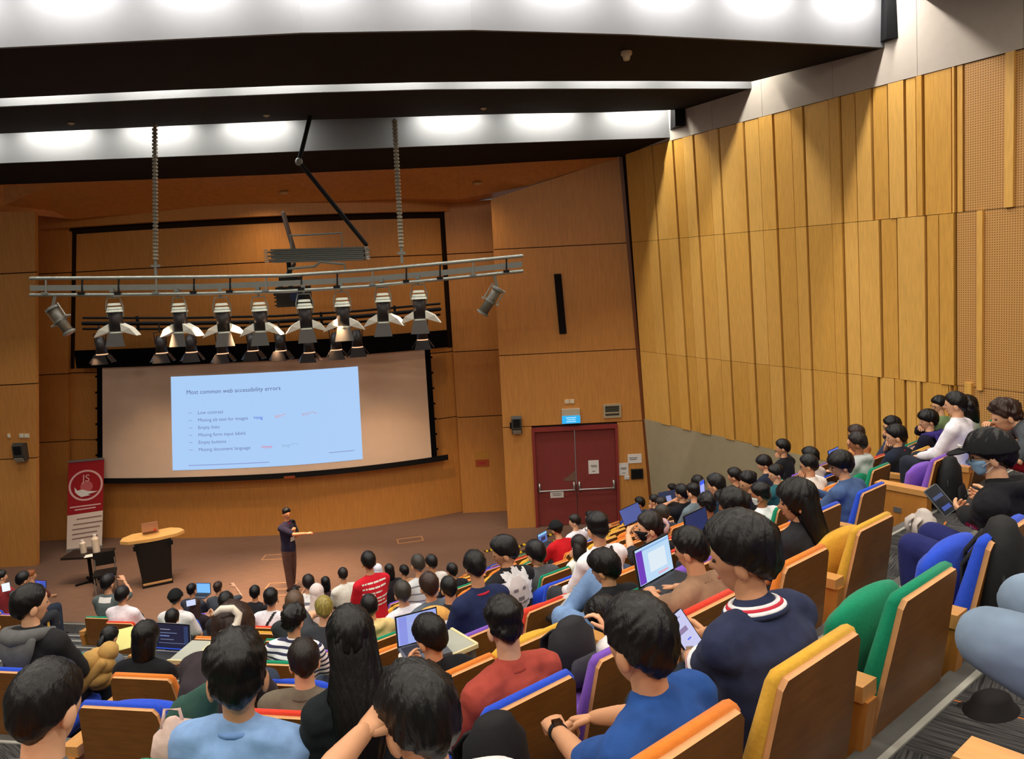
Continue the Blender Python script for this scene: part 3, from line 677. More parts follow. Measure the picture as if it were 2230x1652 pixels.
# small black table with cups, left of the lectern
tb = tag(empty('side_table', (-10.05, 16.95, 0)), 'low black side table left of the lectern', 'table')
mb = MB(); mb.box((0, 0, .68), (.98, .55, .05)); mb.build('table_top', mat('table_black', (36, 28, 24), .5, .4, 0), tb)
mb = MB(); mb.cyl((0, 0, .04), (0, 0, .66), .04, 10); mb.build('column', M_BLACK2, tb)
for a in range(4): mb = MB(); mb.box((.18 * math.cos(a * math.pi / 2 + .78), .18 * math.sin(a * math.pi / 2 + .78), .02), (.34, .05, .04), R=np.array([[math.cos(a * math.pi / 2 + .78), -math.sin(a * math.pi / 2 + .78), 0], [math.sin(a * math.pi / 2 + .78), math.cos(a * math.pi / 2 + .78), 0], [0, 0, 1]])); mb.build('foot', M_BLACK2, tb)
def tumbler(loc, label, r=.07, h=.22):
    o = tag(empty('plastic_bottle', loc), label, 'bottle'); mb = MB(); mb.cyl((0, 0, 0), (0, 0, h * .75), r, 12); mb.cyl((0, 0, h * .75), (0, 0, h * .9), r, 12, r2=r * .4); mb.build('bottle_body', mat('bottle_plastic', (206, 190, 172), .2, .5, 0), o); mb = MB(); mb.cyl((0, 0, h * .9), (0, 0, h), r * .42, 10); mb.build('bottle_cap', M_PAPER, o)
tumbler((-10.18, 17.0, .705), 'pale plastic bottle standing on the left of the low black table', .07, .3); tumbler((-9.88, 17.0, .705), 'taller pale plastic bottle standing nearer the lectern on the low black table', .08, .42)
bx = tag(empty('paper_stack', (-9.85, 16.75, .705), .3), 'loose sheets lying on the edge of the low black table', 'paper')
for i in range(3): mb = MB(); mb.box((i * .05, -.01 * i, .004 + i * .006), (.3, .2, .005)); mb.build('sheet', M_PAPER, bx)
# chair on the stage edge beside the table
ch = tag(empty('stage_chair', (-9.35, 16.3, 0), .4), 'dark chair with thin metal legs between the low table and the lectern', 'chair')
mb = MB(); mb.box((0, 0, .45), (.46, .44, .05)); mb.build('seat', M_LBK, ch); mb = MB(); mb.box((0, .22, .72), (.44, .04, .3)); mb.build('backrest', M_LBK, ch)
for a in (-1, 1):
    for b in (-1, 1): mb = MB(); mb.cyl((a * .2, b * .19, 0), (a * .2, b * .19, .72 if b > 0 else .44), .014, 8); mb.build('leg', M_STEEL, ch)
# roll-up banner
b0, b1 = onz(147, 1200, 0), onz(224, 1191, 0)
bw = float(np.linalg.norm(b1 - b0)); ban = tag(empty('rollup_banner', tuple((b0 + b1) / 2), math.atan2(b1[1] - b0[1], b1[0] - b0[0])), 'red and white roll-up banner with a round emblem at the left of the stage', 'banner')
lean = .012
def bq(mb, x, z, w, h, y=-.01, m=0): mb.box((x + z * .07, y - 0 * z, z), (w, .004, h), m)
BH = 2.36
def bpoly(mb, pts, y=-.012, m=0): mb.add([(x + z * .14 - .02, y, z) for x, z in pts], [tuple(range(len(pts)))], m)
M_BRED = mat('banner_red', (158, 26, 34), .6, .3, .03, 3); M_BWH = mat('banner_white', (232, 212, 196), .6, .3, .02, 3)
hw = bw / 2
mb = MB(); bpoly(mb, [(-hw, .96), (hw, 1.0), (hw, BH), (-hw, BH)]); mb.build('red_panel', M_BRED, ban)
mb = MB(); bpoly(mb, [(-hw, .06), (hw, .06), (hw, 1.0), (-hw, .96)]); mb.build('white_panel', M_BWH, ban)
mb = MB(); mb.hexa([V3(-hw - .02 + BH * .14, -.03, BH), V3(hw - .02 + BH * .14, -.03, BH), V3(hw - .02 + BH * .14, -.03, BH + .05), V3(-hw - .02 + BH * .14, -.03, BH + .05)], [V3(-hw - .02 + BH * .14, .01, BH), V3(hw - .02 + BH * .14, .01, BH), V3(hw - .02 + BH * .14, .01, BH + .05), V3(-hw - .02 + BH * .14, .01, BH + .05)]); mb.build('top_rail', M_STEEL, ban)
mb = MB(); mb.box((0, 0, .035), (bw + .04, .14, .07)); mb.build('base_case', M_STEEL, ban)
for s in (-1, 1): mb = MB(); mb.box((s * hw * .7, -.08, .012), (.05, .36, .02)); mb.build('foot', M_STEEL, ban)
mb = MB(); mb.cyl((.1, .03, .06), (.1 + BH * .10, .03, BH), .012, 8); mb.build('support_pole', M_STEEL, ban)
cz, R0_, R1_ = 1.72, .41, .36
mb = MB(); n = 40; v = []
for i in range(n):
    a = 2 * math.pi * i / n
    for r in (R0_, R1_): v.append((r * math.cos(a) + (cz + r * math.sin(a)) * .14 - .02, -.018, cz + r * math.sin(a)))
mb.add(v, [(2 * i, (2 * i + 2) % (2 * n), (2 * i + 3) % (2 * n), 2 * i + 1) for i in range(n)]); M_EMB = mat('emblem_pale', (226, 176, 172), .6, .3, 0); mb.build('emblem_ring', M_EMB, ban)
V, F_ = text_mesh('JS', .26, 'CENTER'); mb = MB(); mb.add([(x - .02 + (cz + .12 + y) * .14, -.018, cz + .10 + y) for x, y, _ in V], F_); mb.build('emblem_letters', M_EMB, ban)
mb = MB(); bpoly(mb, [(.02 + .15 * math.cos(2 * math.pi * i / 20), cz - .04 + .15 * math.sin(2 * math.pi * i / 20)) for i in range(20)], y=-.016); mb.build('emblem_disc', mat('emblem_pink', (196, 96, 100), .6, .3, 0), ban)
mb = MB(); bpoly(mb, [(-.27, cz - .02), (-.2, cz - .12), (-.08, cz - .1), (.06, cz - .16), (.3, cz - .18), (.2, cz - .21), (.05, cz - .24), (.12, cz - .27), (-.1, cz - .3), (-.18, cz - .24), (-.25, cz - .16)], y=-.02); mb.build('emblem_wave', M_PAPER, ban)
for z, w in ((1.15, .74), (1.07, .5)): mb = MB(); bpoly(mb, [(-w / 2, z), (w / 2, z + .02), (w / 2, z + .055), (-w / 2, z + .035)], y=-.018); mb.build('lettering', M_EMB, ban)
for i, (z, w, x0) in enumerate(((.82, .6, -.2), (.68, .7, -.28), (.55, .66, -.3), (.42, .6, -.3), (.3, .62, -.3))):
    mb = MB(); bpoly(mb, [(x0, z), (x0 + w, z + .03), (x0 + w, z + .06), (x0, z + .03)], y=-.018); mb.build('lettering', mat('banner_ink', (150, 112, 104), .7, .2, 0), ban)
# floor outlet boxes and tape
M_BRASS = mat('brass_rim', (206, 160, 122), .4, .5, 0, metal=.4)
for (x, y, lab) in ((602, 1213, 'brass floor outlet frame on the stage left of the speaker'), (893, 1176, 'brass floor outlet frame on the stage right of the speaker'), (613, 1276, 'brass floor outlet frame near the speaker feet'), (628, 1290, 'second brass floor outlet frame just behind the front row')):
    P = onz(x, y, .0); r = tag(empty('floor_outlet', (P[0], P[1], 0), .0 if x < 700 else .25), lab, 'outlet')
    mb = MB()
    for q in ((0, -.16, .66, .035), (0, .16, .66, .035), (-.315, 0, .035, .3), (.315, 0, .035, .3)): mb.box((q[0], q[1], .008), (q[2], q[3], .016))
    mb.build('rim', M_BRASS, r); mb = MB(); mb.box((0, 0, .004), (.6, .29, .006)); mb.build('lid', M_STAGE, r)
M_YEL = mat('yellow_tape', (222, 190, 40), .6, .3, 0); M_TBK = mat('black_tape', (26, 24, 22), .6, .3, 0)
for (p, q, lab) in (((1125, 1192), (1205, 1162), 'yellow and black hazard tape strip on the floor nearest the door'), ((1128, 1204), (1215, 1176), 'second hazard tape strip on the floor beside the front seats'), ((1056, 1201), (1085, 1193), 'short bright hazard tape piece on the floor behind the front row')):
    a, b = onz(*p, .004), onz(*q, .004); L = float(np.linalg.norm(b - a)); r = tag(empty('hazard_tape', tuple(a), math.atan2(b[1] - a[1], b[0] - a[0])), lab, 'tape')
    n = max(3, int(L / .16)); mb = MB()
    mb.box((L / 2, 0, .002), (L, .12, .004)); mb.build('black_strip', M_TBK, r); mb = MB()
    for i in range(n):
        x = L * i / n; w = L / n * .5; mb.add([(x, -.06, .006), (x + w, -.06, .006), (x + w + .06, .06, .006), (x + .06, .06, .006)], [(0, 1, 2, 3)])
    tag(mb.build('yellow_stripes', M_YEL, r), kind='stuff')

# ------------------------------------------------------------------ lighting truss and stage lanterns
M_AL = mat('truss_aluminium', (150, 152, 142), .35, .5, .04, 10, metal=.5); M_FLAT = mat('truss_grey', (112, 112, 104), .5, .4, .04, 6)
tr = tag(empty('lighting_truss', (0, 0, 0)), 'grey three-rail lighting bar hanging over the stage', 'truss')
YT = 15.3
tp = [(67, 606), (250, 605), (440, 603), (620, 600), (800, 588), (970, 573), (1137, 557)]; mp_ = [(67, 627), (250, 626), (440, 624), (620, 617), (800, 608), (970, 593), (1137, 575)]; bt = [(67, 642), (250, 641.5), (440, 639), (620, 634), (800, 623), (970, 607), (1137, 590)]
T3 = [ony(*p, YT) for p in tp]; M3 = [ony(*p, YT) for p in mp_]; B3 = [ony(*p, YT - .05) for p in bt]
mb = MB(); mb.tube(T3, [.035] * 7, 8); mb.build('top_rail', M_AL, tr, smooth=True)
mb = MB(); mb.tube(B3, [.035] * 7, 8); mb.build('bottom_rail', M_AL, tr, smooth=True)
mb = MB()
for a, b in zip(M3, M3[1:]): mb.hexa([a + V3(0, -.03, -.055), b + V3(0, -.03, -.055), b + V3(0, -.03, .055), a + V3(0, -.03, .055)], [a + V3(0, .03, -.055), b + V3(0, .03, -.055), b + V3(0, .03, .055), a + V3(0, .03, .055)])
mb.build('flat_bar', M_FLAT, tr)
def ip(P, t): t = t * (len(P) - 1); i = min(int(t), len(P) - 2); return P[i] + (P[i + 1] - P[i]) * (t - i)
for i in range(14):
    t = .03 + i * .072; a, b = ip(T3, t), ip(B3, t); mb = MB(); mb.cyl(a, b, .018, 6); mb.box(b + V3(0, -.03, .03), (.12, .06, .05)); mb.build('strut', M_BLACK2 if i % 3 else M_FLAT, tr)
# second, black bar deeper over the stage
YB2 = 17.6
r2 = tag(empty('black_lighting_bar', (0, 0, 0)), 'thin black three-rail lighting bar behind the grey truss', 'truss')
for off, rr in ((0, .03), (12, .05), (24, .03)):
    P = [ony(x, y + off, YB2) for x, y in ((182, 692), (400, 692), (600, 688), (780, 677), (957, 661))]; mb = MB(); mb.tube(P, [rr] * 5, 6); mb.build('rail', M_BLACK2, r2, smooth=True)
for x, y in ((300, 692), (500, 690), (700, 683), (860, 669)): mb = MB(); mb.box(ony(x, y + 12, YB2), (.05, .05, .34)); mb.build('strut', M_BLACK2, r2)
# hanging flexible conduits and the pantograph
def hose(pa, pb, Y, label, r=.055):
    a, b = ony(*pa, Y), ony(*pb, Y); L = float(np.linalg.norm(b - a)); n = int(L / .07); d = (b - a) / L
    o = tag(empty('cable_conduit', (0, 0, 0)), label, 'conduit')
    mb = MB(); mb.tube([a, b], [r * .6, r * .6], 8); mb.build('core', M_FLAT, o)
    mb = MB()
    for i in range(n): mb.cyl(a + d * (L * i / n), a + d * (L * (i + .55) / n), r, 8)
    tag(mb.build('ribs', mat('conduit_rib', (150, 140, 118), .5, .4, 0), o), kind='stuff')
    mb = MB(); mb.cyl(b, b + d * .3, .03, 8); mb.box(b + d * .1, (.16, .06, .05)); mb.build('end_fitting', M_FLAT, o)
hose((337, 272), (339, 568), 15.5, 'ribbed grey cable conduit hanging at the left of the truss'); hose((859, 262), (874, 540), 15.5, 'ribbed grey cable conduit hanging at the right of the truss')
pg = tag(empty('pantograph_hoist', (0, 0, 0)), 'grey folded scissor hoist with black jointed arms above the truss', 'hoist')
YP = 15.9
a, b = ony(590, 543, YP), ony(795, 537, YP)
for i in range(7):
    z = -.04 * i; d = .06 if i % 2 else -.02; mb = MB(); mb.hexa([a + V3(-d, -.12, z - .032), b + V3(d, -.12, z - .032), b + V3(d, -.12, z), a + V3(-d, -.12, z)], [a + V3(-d, .25, z - .032), b + V3(d, .25, z - .032), b + V3(d, .25, z), a + V3(-d, .25, z)]); mb.build('scissor_leaf', mat('hoist_grey', (82, 84, 78), .5, .4, .05), pg)
for i in range(7):
    for q, s in ((a, -1), (b, 1)): mb = MB(); mb.cyl(q + V3(s * .02, -.15, -.04 * i - .016), q + V3(s * .10, -.15, -.04 * i - .016), .012, 6); mb.build('pivot_pin', M_AL, pg)
for p, q in (((675, 255), (651, 352)), ((651, 352), (797, 532))):
    A_, B_ = ony(*p, YP - .1), ony(*q, YP - .1); mb = MB(); mb.tube([A_, B_], [.045, .045], 8); mb.build('arm', M_BLACK2, pg)
mb = MB(); mb.ball(ony(651, 352, YP - .12), .08); mb.build('joint', M_FLAT, pg)
for p, q in (((617, 465), (640, 545)), ((640, 575), (600, 640))):
    A_, B_ = ony(*p, YP + .6), ony(*q, YP + .3); mb = MB(); mb.tube([A_, B_], [.05, .05], 8); mb.build('arm', mat('arm_brown', (70, 50, 36), .5, .3, 0), pg)
mb = MB(); mb.tube([ony(633, 512, YP), ony(636, 513, YP), ony(745, 507, YP), ony(745, 535, YP)], [.02] * 4, 6); mb.tube([ony(633, 512, YP), ony(634, 540, YP)], [.02] * 2, 6); mb.build('upper_frame', M_FLAT, pg)
mb = MB(); mb.tube([ony(630, 585, YP - .1), ony(685, 580, YP - .1), ony(698, 570, YP - .1), ony(750, 575, YP - .1), ony(752, 590, YP - .1)], [.03] * 5, 6); mb.build('lower_frame', M_FLAT, pg)
# dark moving-head cluster behind the truss
c = ony(640, 640, 16.3); pj = tag(empty('hanging_projector', tuple(c)), 'black hanging projector unit behind the middle of the truss', 'projector')
mb = MB(); mb.box((0, 0, -.05), (.62, .5, .42)); mb.build('housing', M_BLACK2, pj); mb = MB(); mb.box((-.05, 0, .3), (.4, .3, .12)); mb.build('mount_plate', M_BLACK2, pj); mb = MB(); mb.cyl((-.05, 0, .1), (-.05, 0, .75), .05, 8); mb.build('mount_pole', M_BLACK2, pj)
for i in range(5): mb = MB(); mb.box((-.33, 0, -.22 + i * .08), (.08, .4, .03)); mb.build('cooling_fin', M_BLACK2, pj)
mb = MB(); mb.cyl((.1, -.25, -.05), (.1, -.32, -.05), .1, 14); mb.build('lens', mat('lens_glass', (30, 34, 60), .1, .6, 0), pj)

M_LBODY = mat('lantern_black', (40, 34, 33), .45, .4, .05, 10); M_LCAP = mat('lantern_cap', (206, 208, 190), .5, .4, 0); M_FLAP = mat('barn_door_pale', (214, 210, 194), .6, .3, 0)
M_FLAPD = mat('barn_door_dark', (78, 74, 70), .6, .3, 0); M_GEL = screenmat('lamp_glow', (255, 196, 150), 1.1)
def lantern(kind):
    me = {}
    if kind == 'front':
        mb = MB(); mb.cyl((0, 0, -.02), (0, 0, -.50), .125, 16, r2=.14); me['body'] = (mb.mesh('body', M_LBODY, True), None)
        for i, (r, z) in enumerate(((.15, .0), (.17, -.055), (.13, .075))): mb = MB(); mb.cyl((0, 0, z), (0, 0, z - .045), r * .85, 16, r2=r); me['cap_ring%d' % i] = (mb.mesh('cap_ring', M_LCAP), 'cap_ring')
        mb = MB(); mb.tube([(-.15, 0, -.2), (-.17, 0, .0), (-.12, 0, .19), (.12, 0, .19), (.17, 0, .0), (.15, 0, -.2)], [.014] * 6, 6); me['yoke'] = (mb.mesh('yoke', M_FLAT), None)
        mb = MB(); mb.cyl((0, 0, .19), (0, 0, .36), .025, 8); mb.box((0, 0, .34), (.08, .1, .08)); me['hook_clamp'] = (mb.mesh('hook_clamp', M_FLAT), None)
        mb = MB(); mb.cyl((0, 0, -.50), (0, 0, -.53), .15, 16); me['colour_frame'] = (mb.mesh('colour_frame', M_LCAP), None)
        mb = MB(); mb.cyl((0, 0, -.531), (0, 0, -.536), .11, 14); me['lamp_lens'] = (mb.mesh('lamp_lens', M_GEL), None)
        for s in (-1, 1):
            mb = MB(); mb.prism([V3(s * .13, -.12, -.50), V3(s * .13, .12, -.50), V3(s * .22, .14, -.60), V3(s * .40, .1, -.66), V3(s * .40, -.1, -.66), V3(s * .22, -.14, -.60)], (s * .01, 0, .06)); 
            mb = MB(); mb.hexa([V3(s * .12, -.13, -.50), V3(s * .12, -.13, -.34), V3(s * .30, -.16, -.44), V3(s * .42, -.14, -.60)], [V3(s * .12, .12, -.50), V3(s * .12, .12, -.34), V3(s * .30, .12, -.44), V3(s * .42, .12, -.60)]); me['barn_door%d' % s] = (mb.mesh('barn_door', M_FLAP), 'barn_door')
        mb = MB(); mb.hexa([V3(-.13, -.14, -.53), V3(.13, -.14, -.53), V3(.19, -.20, -.80), V3(-.19, -.20, -.80)], [V3(-.13, -.13, -.53), V3(.13, -.13, -.53), V3(.19, -.19, -.80), V3(-.19, -.19, -.80)]); me['front_flap'] = (mb.mesh('front_flap', M_FLAPD), None)
    elif kind == 'back':
        mb = MB(); mb.cyl((0, 0, 0), (0, 0, -.34), .10, 14, r2=.13); me['body'] = (mb.mesh('body', M_LBODY, True), None)
        mb = MB(); mb.cyl((0, 0, .05), (0, 0, 0), .07, 12, r2=.1); me['cap'] = (mb.mesh('cap', M_LBODY), None)
        mb = MB(); mb.tube([(-.12, 0, -.15), (-.14, 0, .12), (.14, 0, .12), (.12, 0, -.15)], [.014] * 4, 6); me['yoke'] = (mb.mesh('yoke', M_LBODY), None)
        mb = MB(); mb.cyl((0, 0, .12), (0, 0, .32), .02, 8); me['hook_clamp'] = (mb.mesh('hook_clamp', M_LBODY), None)
        mb = MB(); mb.cyl((0, 0, -.34), (0, 0, -.365), .13, 14); me['lamp_lens'] = (mb.mesh('lamp_lens', M_GEL), None)
        for s in (-1, 1): mb = MB(); mb.hexa([V3(s * .13, -.1, -.37), V3(s * .13, .1, -.37), V3(s * .25, .12, -.55), V3(s * .25, -.12, -.55)], [V3(s * .14, -.1, -.36), V3(s * .14, .1, -.36), V3(s * .26, .12, -.54), V3(s * .26, -.12, -.54)]); me['barn_door%d' % s] = (mb.mesh('barn_door', M_LBODY), 'barn_door')
        mb = MB(); mb.hexa([V3(-.13, -.13, -.37), V3(.13, -.13, -.37), V3(.2, -.16, -.58), V3(-.2, -.16, -.58)], [V3(-.13, -.12, -.37), V3(.13, -.12, -.37), V3(.2, -.15, -.58), V3(-.2, -.15, -.58)]); me['front_flap'] = (mb.mesh('front_flap', M_LBODY), None)
    else:
        mb = MB(); mb.cyl((0, 0, 0), (0, 0, -.62), .10, 14); me['body'] = (mb.mesh('body', mat('profile_grey', (92, 86, 74), .4, .5, .08, 10), True), None)
        for z, r in ((-.02, .13), (-.3, .12), (-.58, .13)): mb = MB(); mb.cyl((0, 0, z), (0, 0, z - .04), r, 14); me['ring%.1f' % z] = (mb.mesh('ring', M_FLAT), 'ring')
        mb = MB(); mb.tube([(-.14, 0, -.3), (-.15, 0, .0), (.15, 0, .0), (.14, 0, -.3)], [.016] * 4, 6); me['yoke'] = (mb.mesh('yoke', M_AL), None)
        mb = MB(); mb.box((.16, 0, -.3), (.06, .2, .03)); mb.box((-.16, 0, -.34), (.06, .2, .03)); me['shutter_blade'] = (mb.mesh('shutter_blade', M_AL), None)
        mb = MB(); mb.cyl((0, 0, -.62), (0, 0, -.63), .09, 14); me['lamp_lens'] = (mb.mesh('lamp_lens', mat('lens_pale', (190, 150, 130), .3, .5, 0)), None)
    return me
LKIT = {k: lantern(k) for k in ('front', 'back', 'profile')}
def put_lantern(kind, P, label, rot=(0, 0, 0), sc=1.0, group=None):
    o = tag(empty('stage_lantern', tuple(P)), label, 'stage light', group); o.rotation_euler = rot; o.scale = (sc,) * 3
    for k, (me, nm) in LKIT[kind].items(): link(nm or k, me, o)
ORD = ['first', 'second', 'third', 'fourth', 'fifth', 'sixth', 'seventh', 'eighth', 'ninth', 'tenth']
for i, (x, y, rz) in enumerate([(249, 668, .1), (390, 668, -.2), (483, 668, .3), (565, 666, 0), (663, 660, .25), (745, 656, .15), (834, 646, -.1), (912, 640, .0)]):
    put_lantern('front', ony(x, y, YT - .02), ORD[i] + ' from the left of the white-winged lanterns on the grey truss', (0, 0, rz), .98, 'winged lanterns on the grey truss')
for i, (x, y) in enumerate([(218, 738), (349, 735), (414, 733), (482, 736), (548, 730), (609, 730), (671, 734), (730, 728), (776, 722), (918, 706)]):
    put_lantern('back', ony(x, y, YB2 - .05), ORD[i] + ' from the left of the small black lanterns on the rear bar', (0, 0, .2 * math.sin(i)), 1.0, 'black lanterns on the rear bar')
put_lantern('profile', ony(112, 668, YT), 'angled grey profile lantern at the left end of the truss', (0, -.5, 0), 1.0); put_lantern('profile', ony(1086, 626, YT), 'angled grey profile lantern at the right end of the truss', (0, .62, 0), 1.0)
for p, q in (((120, 643), (114, 672)), ((1076, 596), (1084, 630))):
    mb = MB(); mb.tube([ony(*p, YT - .05), ony(*q, YT)], [.03, .03], 8); mb.build('hanger', M_AL, tr)
# ------------------------------------------------------------------ auditorium chairs
CCOL = {'o': ('orange', (222, 124, 48)), 'y': ('yellow', (216, 164, 58)), 'g': ('green', (24, 132, 96)), 'b': ('blue', (44, 78, 200)), 'p': ('purple', (124, 84, 184)), 'r': ('red', (214, 62, 44))}
CMAT = {k: mat('chair_wool_' + v[0], v[1], .95, .1, .06, 60, .15, sheen=.1) for k, v in CCOL.items()}
M_CW_BACK = wood('chair_back_veneer', (130, 82, 32), .14, rough=.35, sc=(3, 3, 16))
M_CW_EDGE = mat('chair_ply_edge', (216, 158, 104), .5, .3, .05, 30); M_CW_ARM = wood('chair_arm_oak', (206, 148, 84), .08, rough=.3, sc=(16, 2, 2))
M_CW_SIDE = wood('chair_side_veneer', (186, 122, 54), .10, rough=.4, sc=(10, 10, 2))
OUTL = [(-.255, .16), (.255, .16), (.25, .50), (.205, .875), (.185, .90), (-.185, .90), (-.205, .875), (-.25, .50)]
def yl(z): return .085 * (.9 - z) / .6
def inset(P, d):
    c = np.mean(np.array(P), axis=0); return [tuple(np.array(p) + (np.array(p) - c) / np.linalg.norm(np.array(p) - c) * d) for p in P]
mb = MB(); P = [V3(x, yl(z), z) for x, z in OUTL]; mb.prism(P[::-1], (0, -.018, -.004), 0, 1); ME_SHELL = mb.mesh('back_shell', [M_CW_BACK, M_CW_EDGE])
def pad(poly3, nrm, th, puff=.014):
    mb = MB(); n = len(poly3); P = np.array(poly3, float); c = P.mean(0); nrm = np.array(nrm, float)
    rings = [P, P + nrm * th * .55, c + (P - c) * .965 + nrm * th * .9, c + (P - c) * .86 + nrm * th]
    v = np.concatenate(rings); f = [tuple(range(n - 1, -1, -1)), tuple(3 * n + i for i in range(n))]
    for r in range(3):
        for i in range(n): j = (i + 1) % n; f.append((r * n + i, r * n + j, (r + 1) * n + j, (r + 1) * n + i))
    mb.add(v, f); return mb
o2 = inset(OUTL, .012)
mb = pad([V3(x, yl(z) + .001, z) for x, z in o2][::1], (0, 1, .10), .07)
_v = mb.v[0]; _v[:, 1] -= np.where(_v[:, 2] > .55, (_v[:, 1] - [yl(q) for q in _v[:, 2]]) * np.clip((_v[:, 2] - .55) / .35, 0, 1) * .42, 0); ME_BACK = mb.mesh('back_cushion', CMAT['o'], True)
mb = pad([V3(-.25, .09, .33), V3(.25, .09, .33), V3(.25, .53, .35), V3(.22, .57, .35), V3(-.22, .57, .35), V3(-.25, .53, .35)], (0, 0, 1), .08); mb.box((0, .3, .32), (.46, .42, .03)); ME_SEAT = mb.mesh('seat_cushion', CMAT['o'], True)
fy = lambda z: .16 + (.86 - z) * .10
mb = MB(); mb.tube([V3(0, .215, .40), V3(0, .235, .46), V3(0, .225, .60), V3(0, .21, .73), V3(0, .205, .76)], [(.235, .045), (.245, .065), (.248, .072), (.245, .072), (.235, .05)], 20, lat=(1, 0, 0)); ME_FOLD = mb.mesh('seat_cushion', CMAT['o'], True)
mb = MB(); mb.prism([V3(-.045, .03, .655), V3(-.045, .335, .64), V3(-.045, .35, .60), V3(-.045, .345, .585), V3(-.045, .03, .60)], (.09, 0, 0)); ME_ARM = mb.mesh('armrest', M_CW_ARM)
mb = MB(); mb.prism([V3(-.03, .02, .60), V3(-.03, .33, .585), V3(-.03, .31, .0), V3(-.03, .08, .0)], (.06, 0, 0)); ME_PANEL = mb.mesh('arm_panel', M_CW_SIDE)
mb = MB(); mb.prism([V3(-.045, .03, .60), V3(-.045, .34, .585), V3(-.045, .32, .0), V3(-.045, .08, .0)], (.09, 0, 0)); ME_END = mb.mesh('end_panel', M_CW_SIDE)
NCH = [0]
CHAIRS = []   # (row, block, t, object)
def chair(k, b, t, col, folded, label, group=None, end=None, dcx=0.0, arm=True):
    n, tv = frame(b); P = n * (CK(k) + dcx) + tv * t; h = heading(b)
    o = empty('auditorium_chair', (P[0], P[1], FZ(k)), -h); tag(o, label, 'chair', group)
    cm = CMAT[col]
    link('back_shell', ME_SHELL, o); link('back_cushion', ME_BACK, o, slot_mats=[cm])
    link('seat_cushion', ME_FOLD if folded else ME_SEAT, o, slot_mats=[cm])
    if arm: link('armrest', ME_ARM, o, loc=(-.325, 0, 0))
    link('arm_panel', ME_END if end == 'L' else ME_PANEL, o, loc=(-.325, 0, 0))
    if end == 'R': link('armrest', ME_ARM, o, loc=(.325, 0, 0)); link('arm_panel', ME_END, o, loc=(.325, 0, 0))
    if end == 'L':
        mb = MB(); mb.box((-.37, .19, .31), (.10, .46, .62)); mb.build('end_console', M_CW_SIDE, o)
        mb = MB(); mb.box((-.37, .19, .645), (.13, .49, .05)); mb.build('console_top', M_CW_ARM, o)
        mb = MB(); mb.box((-.423, .22, .44), (.008, .07, .05)); mb.build('seat_number_plate', M_STEEL, o)
    CHAIRS.append((k, b, t, o)); return o
def locate(x, y, z):  # pixel at known height -> block and place along the row
    P = onz(x, y, z); b = blk(ray(x, y)); return b, float(P @ frame(b)[1]), float(P @ frame(b)[0])
# chairs whose backs or cushions the photograph shows
EXPL = [(1433, 1574, 0, 'o', 0, None), (1743, 1405, 0, 'y', 0, None), (1966, 1252, 0, 'g', 1, 'empty green auditorium chair with its seat folded up, beside the yellow one'), (2137, 1141, 0, 'b', 1, 'empty bright blue auditorium chair with folded seat in front of the black backpack'),
        (1143, 1500, 1, 'b', 0, None), (1561, 1317, 1, 'r', 0, None), (1375, 1400, 1, 'p', 0, 'purple auditorium chair just ahead of the royal blue T-shirt'), (1762, 1214, 1, 'o', 0, None), (1906, 1137, 1, 'y', 1, 'empty yellow auditorium chair beside the long-haired woman in black'),
        (995, 1451, 2, 'o', 0, None), (1190, 1381, 2, 'y', 1, 'yellow auditorium chair with a dark bag before it, behind the blue jeans knee'), (268, 1530, 2, 'b', 1, 'blue-topped auditorium chair between the dark-haired man and the pale blue shirt'), (1857, 1054, 2, 'b', 0, None), (1928, 1018, 3, 'g', 1, 'empty green auditorium chair next to the denim shirt'), (2039, 993, 2, 'p', 1, 'empty purple aisle chair with folded seat, end panel and number plate'),
        (1030, 1378, 3, 'p', 0, None), (315, 1468, 3, 'o', 0, None), (195, 1417, 4, 'g', 0, None), (835, 1387, 4, 'o', 1, 'orange auditorium chair beside the cream hooded top'), (1240, 1267, 4, 'b', 1, 'blue auditorium chair below the grey T-shirt shoulder'), (270, 1349, 8, 'r', 0, None)]
EXS = []
for x, y, k, col, fold, lab in EXPL:
    b, t, c = locate(x, y, FZ(k) + .9); EXS.append([k, b, t, col, fold, lab, False])
# ------------------------------------------------------------------ people
rng = np.random.default_rng(11)
SKIN = {'a': mat('skin_light', (226, 172, 134), .55, .3, .04, 8), 'b': mat('skin_tan', (206, 150, 112), .55, .3, .04, 8), 'c': mat('skin_brown', (160, 104, 70), .55, .3, .04, 8), 'w': mat('skin_warm_stage', (226, 150, 110), .55, .3, .04, 8)}
M_EYE = mat('eye_dark', (30, 24, 22), .25, .6, 0); M_LIP = mat('lips', (176, 96, 86), .5, .3, 0)
def hairmat(name, c, v=.25):
    return mat('hair_' + name, c, .42, .35, v, 12, .5, stretch=(6, 6, 1.2))
HAIR = {'k': hairmat('black', (13, 11, 11)), 'd': hairmat('dark_brown', (28, 20, 17)), 'n': hairmat('brown', (50, 33, 26)), 'm': hairmat('medium_brown', (88, 66, 48)), 'g': hairmat('dyed_green_blond', (140, 124, 60), .5), 'o': hairmat('ginger', (150, 84, 40)), 'y': hairmat('greying', (54, 50, 44))}
M_SHOE = mat('shoe_black', (34, 32, 34), .6, .3, .05)
def rotx(a): c, s = math.cos(a), math.sin(a); return np.array([[1, 0, 0], [0, c, -s], [0, s, c]])
def roty(a): c, s = math.cos(a), math.sin(a); return np.array([[c, 0, s], [0, 1, 0], [-s, 0, c]])
def rotz(a): c, s = math.cos(a), math.sin(a); return np.array([[c, -s, 0], [s, c, 0], [0, 0, 1]])
def sstep(a, b, x): t = np.clip((x - a) / (b - a), 0, 1); return t * t * (3 - 2 * t)
